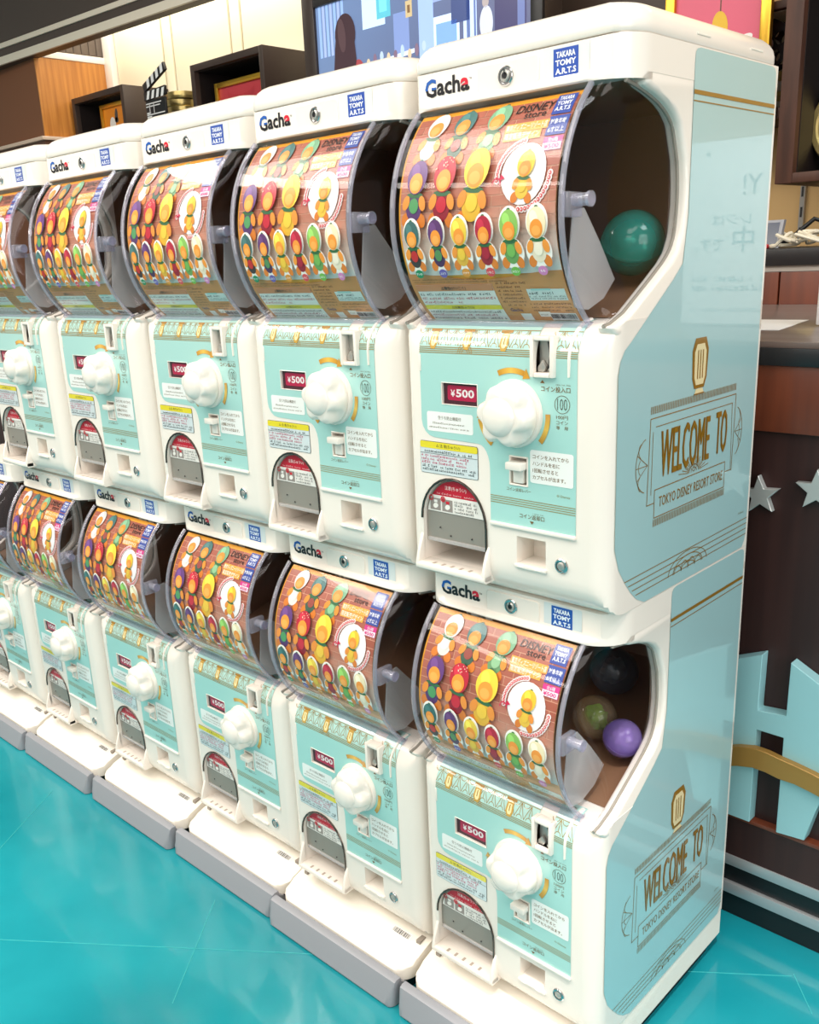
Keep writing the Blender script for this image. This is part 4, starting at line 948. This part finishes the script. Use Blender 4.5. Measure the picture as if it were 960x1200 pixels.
for k in range(6): p.ell(-1.80 + .042 * k, 1.448 + .004 * k, .012, .016, (130, 150, 180), 3); p.ell(-1.80 + .042 * k, 1.448 + .004 * k, .006, .008, (210, 222, 236), 4)
p.rect(-1.80, -1.70, 1.60, 1.70, (190, 214, 232), 1); p.rect(-1.735, -1.675, 1.618, 1.70, (90, 178, 196), 2); p.rect(-1.722, -1.69, 1.635, 1.70, (116, 206, 216), 3)
p.rect(-1.665, -1.60, 1.50, 1.62, (120, 140, 190), 1); p.rect(-1.612, -1.585, 1.60, 1.645, (190, 170, 130), 2); p.rect(-1.604, -1.593, 1.612, 1.633, (120, 90, 60), 3)
p.rect(-1.56, -1.50, 1.21, 1.702, (150, 176, 224), 2); p.rect(-1.50, -1.40, 1.40, 1.58, (196, 216, 246), 2); p.rect(-1.49, -1.41, 1.47, 1.56, (120, 160, 220), 3)
p.rect(-1.50, -1.20, 1.62, 1.66, (140, 160, 200), 2); p.poly([(-1.43, 1.55), (-1.36, 1.55), (-1.36, 1.62), (-1.43, 1.62)], (60, 74, 120), 3)
p.rect(-1.385, -1.335, 1.40, 1.61, (186, 206, 240), 2); p.rect(-1.372, -1.36, 1.40, 1.61, (90, 110, 160), 3); p.rect(-1.345, -1.338, 1.40, 1.61, (90, 110, 160), 3)
p.ell(-1.30, 1.53, .024, .045, (190, 196, 206), 3); p.ell(-1.302, 1.585, .012, .015, (160, 150, 150), 3); p.rect(-1.27, -1.16, 1.40, 1.702, (58, 56, 96), 2); p.rect(-1.19, -1.165, 1.46, 1.66, (96, 110, 160), 3)
for k in range(9): p.ell(-1.78 + .03 * k, 1.50 + .006 * (k % 3), .008, .014 + .004 * (k % 2), [(200, 180, 150), (120, 100, 120), (170, 190, 210)][k % 3], 4)
# seen from behind: long brown hair and a dark red top
p.ell(-1.868, 1.43, .066, .10, (96, 50, 66), 5); p.ell(-1.826, 1.47, .03, .05, (150, 66, 72), 6)
p.ell(-1.880, 1.60, .048, .062, (60, 42, 48), 7); p.poly([(-1.925, 1.60), (-1.84, 1.60), (-1.832, 1.52), (-1.85, 1.455), (-1.90, 1.43), (-1.945, 1.47)], (60, 42, 48), 8); p.ell(-1.895, 1.60, .018, .05, (78, 58, 62), 9, .1)
p.build('screen_picture', M['screen'], tv)

# ------------------------------------------------------------------ small things on the back counter
ph = thing('card_terminal', 'small handheld terminal with dark display propped on the back counter', 'card reader', (-.40, 1.36, .8832))
m = MB()
def tilt(u, v, t): return (-.435 + u, 1.36 + v * .35 + t, .8835 + v * .93)
m.rings([[tilt(0, 0, 0), tilt(.082, 0, 0), tilt(.082, .066, 0), tilt(0, .066, 0)], [tilt(0, 0, .012), tilt(.082, 0, .012), tilt(.082, .066, .012), tilt(0, .066, .012)]]); obj('case', m, mat('pale_grey_case', (150, 152, 160), .4), ph)
m = MB(); m.rings([[tilt(.006, .010, -.0006), tilt(.074, .010, -.0006), tilt(.074, .060, -.0006), tilt(.006, .060, -.0006)], [tilt(.006, .010, .001), tilt(.074, .010, .001), tilt(.074, .060, .001), tilt(.006, .060, .001)]]); obj('display', m, mat('dark_display', (52, 62, 84), .15), ph)
m = MB(); m.box(-.425, -.37, 1.338, 1.352, .8832, .893, .003); obj('red_base', m, mat('red_plastic', (200, 40, 50), .4), ph)
rc = random.Random(11)
def cable(label, cx, cy, n, r, mt, spread, h):
    pts = []
    for k in range(n): pts.append((cx + rc.uniform(-spread, spread), cy + rc.uniform(-.04, .04), .8835 + r + rc.uniform(0, h)))
    sm = []
    for i in range(n - 1):
        p0, p1, p2, p3 = [Vector(pts[max(0, min(n - 1, i + j))]) for j in (-1, 0, 1, 2)]
        for k in range(5):
            t = k / 5; sm.append(.5 * ((2 * p1) + (p2 - p0) * t + (2 * p0 - 5 * p1 + 4 * p2 - p3) * t * t + (3 * p1 - p0 - 3 * p2 + p3) * t ** 3))
    sm = [(q[0], q[1], max(q[2], .8835 + r)) for q in sm]
    ORG[0] = (cx, cy, .8835); m = MB(); m.tube(sm, r, 6); tag(obj('cable', m, mt, None), label, 'cable')
wc = mat('ivory_cable', (232, 224, 204), .4)
cable('tangled ivory cable heaped next to the small terminal', -.325, 1.36, 16, .0038, wc, .045, .032)
cable('second tangled ivory cable, nearer the right edge of the picture', -.27, 1.36, 15, .0038, wc, .04, .030)
m = MB(); ORG[0] = (-.30, 1.45, .8835)
m.tube([(-.385, 1.42, .889), (-.36, 1.43, .898), (-.335, 1.45, .925), (-.315, 1.46, .944), (-.30, 1.47, .938), (-.29, 1.47, .915), (-.27, 1.47, .926), (-.22, 1.46, .918), (-.18, 1.45, .912)], .005, 8); tag(obj('cable', m, M['black'], None), 'black cable arching up behind the ivory cables', 'cable')
ORG[0] = (-.2, 1.36, .8835); m = MB(); m.cyl((1.36, .8985), 'x', .0145, -.245, -.15, 18); m.cyl((1.36, .8985), 'x', .010, -.26, -.245, 18); m.box(-.245, -.16, 1.375, 1.395, .884, .925, .004); tag(obj('power_adapter', m, M['black'], None), 'black adapter plug lying at the right end of the cables', 'adapter')

# ------------------------------------------------------------------ machine row
OFF = [(0, 0, 0), (0, .0003, -.0012), (.005, .0085, .0012), (.003, .0028, .003), (-.0024, 0, .0003), (-.0003, -.0046, 0)]
ORD = ['nearest', 'second nearest', 'third nearest', 'fourth nearest', 'fifth nearest', 'farthest']
UPG, LOG = 'capsule machines of the upper row', 'capsule machines of the lower row'
def loc(i, t):
    dx, dy, a = OFF[i]; return (BODY_ORG[0] - PITCH * i + dx, BODY_ORG[1] + dy, BODY_ORG[2] + OZ + t * TIER)
def ulabel(i):
    return ['mint and white capsule machine with a teal capsule inside, end of the upper row', 'upper row capsule machine, second from the right end', 'upper row capsule machine, third from the right end', 'upper row capsule machine, fourth from the right end', 'upper row capsule machine cut by the left picture edge'][i]
def llabel(i):
    return ['mint and white capsule machine with purple capsule inside, end of the lower row', 'lower row capsule machine, second from the right end', 'lower row capsule machine, third from the right end', 'lower row capsule machine, fourth from the right end', 'lower row capsule machine, fifth from the right end', 'lower row capsule machine cut by the left picture edge'][i]
proto = make_machine(ulabel(0), UPG)
for i in range(6): 
    o = copy_thing(proto, loc(i, 0), OFF[i][2], llabel(i), LOG)
    if i == 0: low0 = o
ORG[0] = BODY_ORG
ss = side_sticker(proto); s2 = ss.copy(); C.objects.link(s2); s2.parent = low0
# moulded lid of the upper machines
m = MB(); R = []
def rr(ins, z):
    r = .05; pts = []; xc, yc, hw, hd = (BX0 + BX1) / 2, (HY + BACK) / 2, (BX1 - BX0) / 2, (BACK - HY) / 2
    q = [(r * (1 - math.cos(PI / 2 * k / 10)), max(HY, .0165 + r * (1 - math.sin(PI / 2 * k / 10)))) for k in range(11)]
    pts = [(BX0 + d, y) for d, y in q] + [(BX1 - d, y) for d, y in reversed(q)]
    for cx, a0 in ((BX1 - .016, 0), (BX0 + .016, 90)):
        for k in range(6): t = math.radians(a0 + 18 * k); pts.append((cx + .016 * math.cos(t), BACK - .016 + .016 * math.sin(t)))
    return [(xc + (x - xc) * (1 - ins / hw), yc + (y - yc) * (1 - ins / hd), z) for x, y in pts]
for ins, z in ((.0008, .5042), (0, .5052), (0, .513), (.0015, .5195), (.005, .5255), (.0105, .5305), (.018, .534), (.028, .536), (.045, .537)): R.append(rr(ins, z))
m.rings(R); lid = obj('lid', m, M['white'], proto, ang=60)
for y in (.155, .285): m = MB(); m.box(BX1 - .0005, BX1 + .0008, y, y + .03, .5135, .5155, .0003, 1); obj('lid_tab', m, M['step'], lid)
proto.location = loc(0, 1)
for i in range(1, 5):
    c = copy_thing(proto, loc(i, 1), OFF[i][2], ulabel(i), UPG)
    for ch in list(C.objects):
        if ch.parent == c and ch.name.startswith('side_sticker'): bpy.data.objects.remove(ch)

# step bases with grey bumpers
def make_base(label):
    r = thing('machine_base', label, 'base', (-.106, .16, -.162), 'stepped bases along the floor')
    prof = [(BACK, -.1345), (-.0435, -.1345)] + [(-.0445, -.125), (-.0435, -.1185), (-.0395, -.1153), (-.033, -.1132), (-.012, -.1065), (.012, -.098), (.03, -.0932), (.044, -.0915), (BACK, -.0902)]
    m = MB(); R = corner_loft(prof, BX0 + .001, BX1 - .001, .028, -.0445, 8); m.rings(R); obj('step_cover', m, M['step'], r)
    prof = [(-.035, -.1605), (-.0705, -.1605), (-.0722, -.157), (-.0685, -.145), (-.0632, -.128), (-.0605, -.1205), (-.0555, -.1178), (-.0478, -.1182), (-.0465, -.126), (-.035, -.1347)]
    m = MB(); m.rings(corner_loft(prof, BX0 - .001, BX1 - .003, .014, -.0722, 6)); obj('bumper', m, M['bumper'], r)
    m = MB(); m.box(BX0 + .012, BX1 - .012, -.03, BACK - .02, -.162, -.134); obj('plinth', m, M['black'], r)
    stp = lambda u, v, l: (u, v, -.1065 + (v + .012) / .024 * .0085 + .0007 + .0003 * l)
    p = Print(stp); p.rect(-.03, .008, .0015, .0125, (246, 242, 234), 0); q = random.Random(4); u = -.028
    while u < .006:
        w = q.choice((.0007, .0013, .002)); p.rect(u, u + w, .003, .0105, (60, 60, 66), 1); u += w + q.choice((.0007, .0013))
    p.build('barcode_label', M['print'], r)
    for x in (BX0 + .012, BX1 - .02): m = MB(); m.prism([(x, .006), (x + .008, .006), (x + .008, .02), (x, .02)], 'z', -.104, -.0945); obj('lock_notch', m, M.setdefault('notch', mat('notch_grey', (150, 140, 130), .5)), r)
    return r
b0 = make_base('ivory step base with grey bumper at the right end, cut by the picture bottom')
for i in range(1, 6):
    copy_thing(b0, (b0.location.x - PITCH * i + OFF[i][0], b0.location.y + OFF[i][1], b0.location.z), OFF[i][2], ['', 'ivory step base under the second machine from the right', 'ivory step base under the third machine from the right', 'ivory step base under the fourth machine from the right', 'ivory step base under the fifth machine from the right', 'ivory step base with grey bumper at the left picture edge'][i])

# capsules seen through the clear cheeks
def capsule(label, c, r, shell, inner, t, rot=(0, 0, 0), toy=None):
    o = thing('toy_capsule', label, 'capsule', (c[0], c[1], c[2] + t * TIER)); ORG[0] = (0, 0, 0)
    def par(name, mb, mt):
        me = mb.mesh(name, (0, 0, 0)); q = finish(name, me, mt, o, True, 60); return q
    m = MB(); m.lathe((0, 0), 'z', [(r * math.sin(PI * k / 18), -r * math.cos(PI * k / 18)) for k in range(10)] , 32); par('lower_shell', m, shell)
    m = MB(); m.lathe((0, 0), 'z', [(r * math.cos(PI * k / 18) * 1.0 + .0001, r * math.sin(PI * k / 18) + .0004) for k in range(10)], 32); par('upper_shell', m, inner)
    m = MB(); m.lathe((0, 0), 'z', [(r * 1.015, -.0025), (r * 1.025, -.001), (r * 1.025, .001), (r * 1.015, .0025)], 32); par('seam_band', m, shell)
    m = MB(); bmx = bmesh.new(); bmesh.ops.create_icosphere(bmx, subdivisions=3, radius=r * .62); q = random.Random(int(r * 1e5))
    for v in bmx.verts: v.co *= q.uniform(.72, 1.12)
    m.bm(bmx); par('wrapped_toy', m, toy or M['foil'])
    o.rotation_euler = rot
    return o
capsule('teal capsule inside the nearest upper machine', (-.032, .163, .3115), .0365, M['cap_teal'], M['cap_teal'], 1, (.5, .3, .2))
capsule('clear capsule with a green toy inside the nearest lower machine', (-.064, .152, .2935), .030, M['cap_clear'], M['cap_clear'], 0, (.2, .9, .2), M['green'])
capsule('purple capsule beside the clear one inside the nearest lower machine', (-.0095, .132, .289), .0255, M['cap_purple'], M['cap_purple'], 0, (.3, .5, 0), mat('lilac_slip', (214, 190, 230), .5))
capsule('dim grey capsule behind the purple one in the nearest lower machine', (-.085, .235, .3255), .0335, M['cap_dark'], M['cap_dark'], 0, (.8, .2, .4))
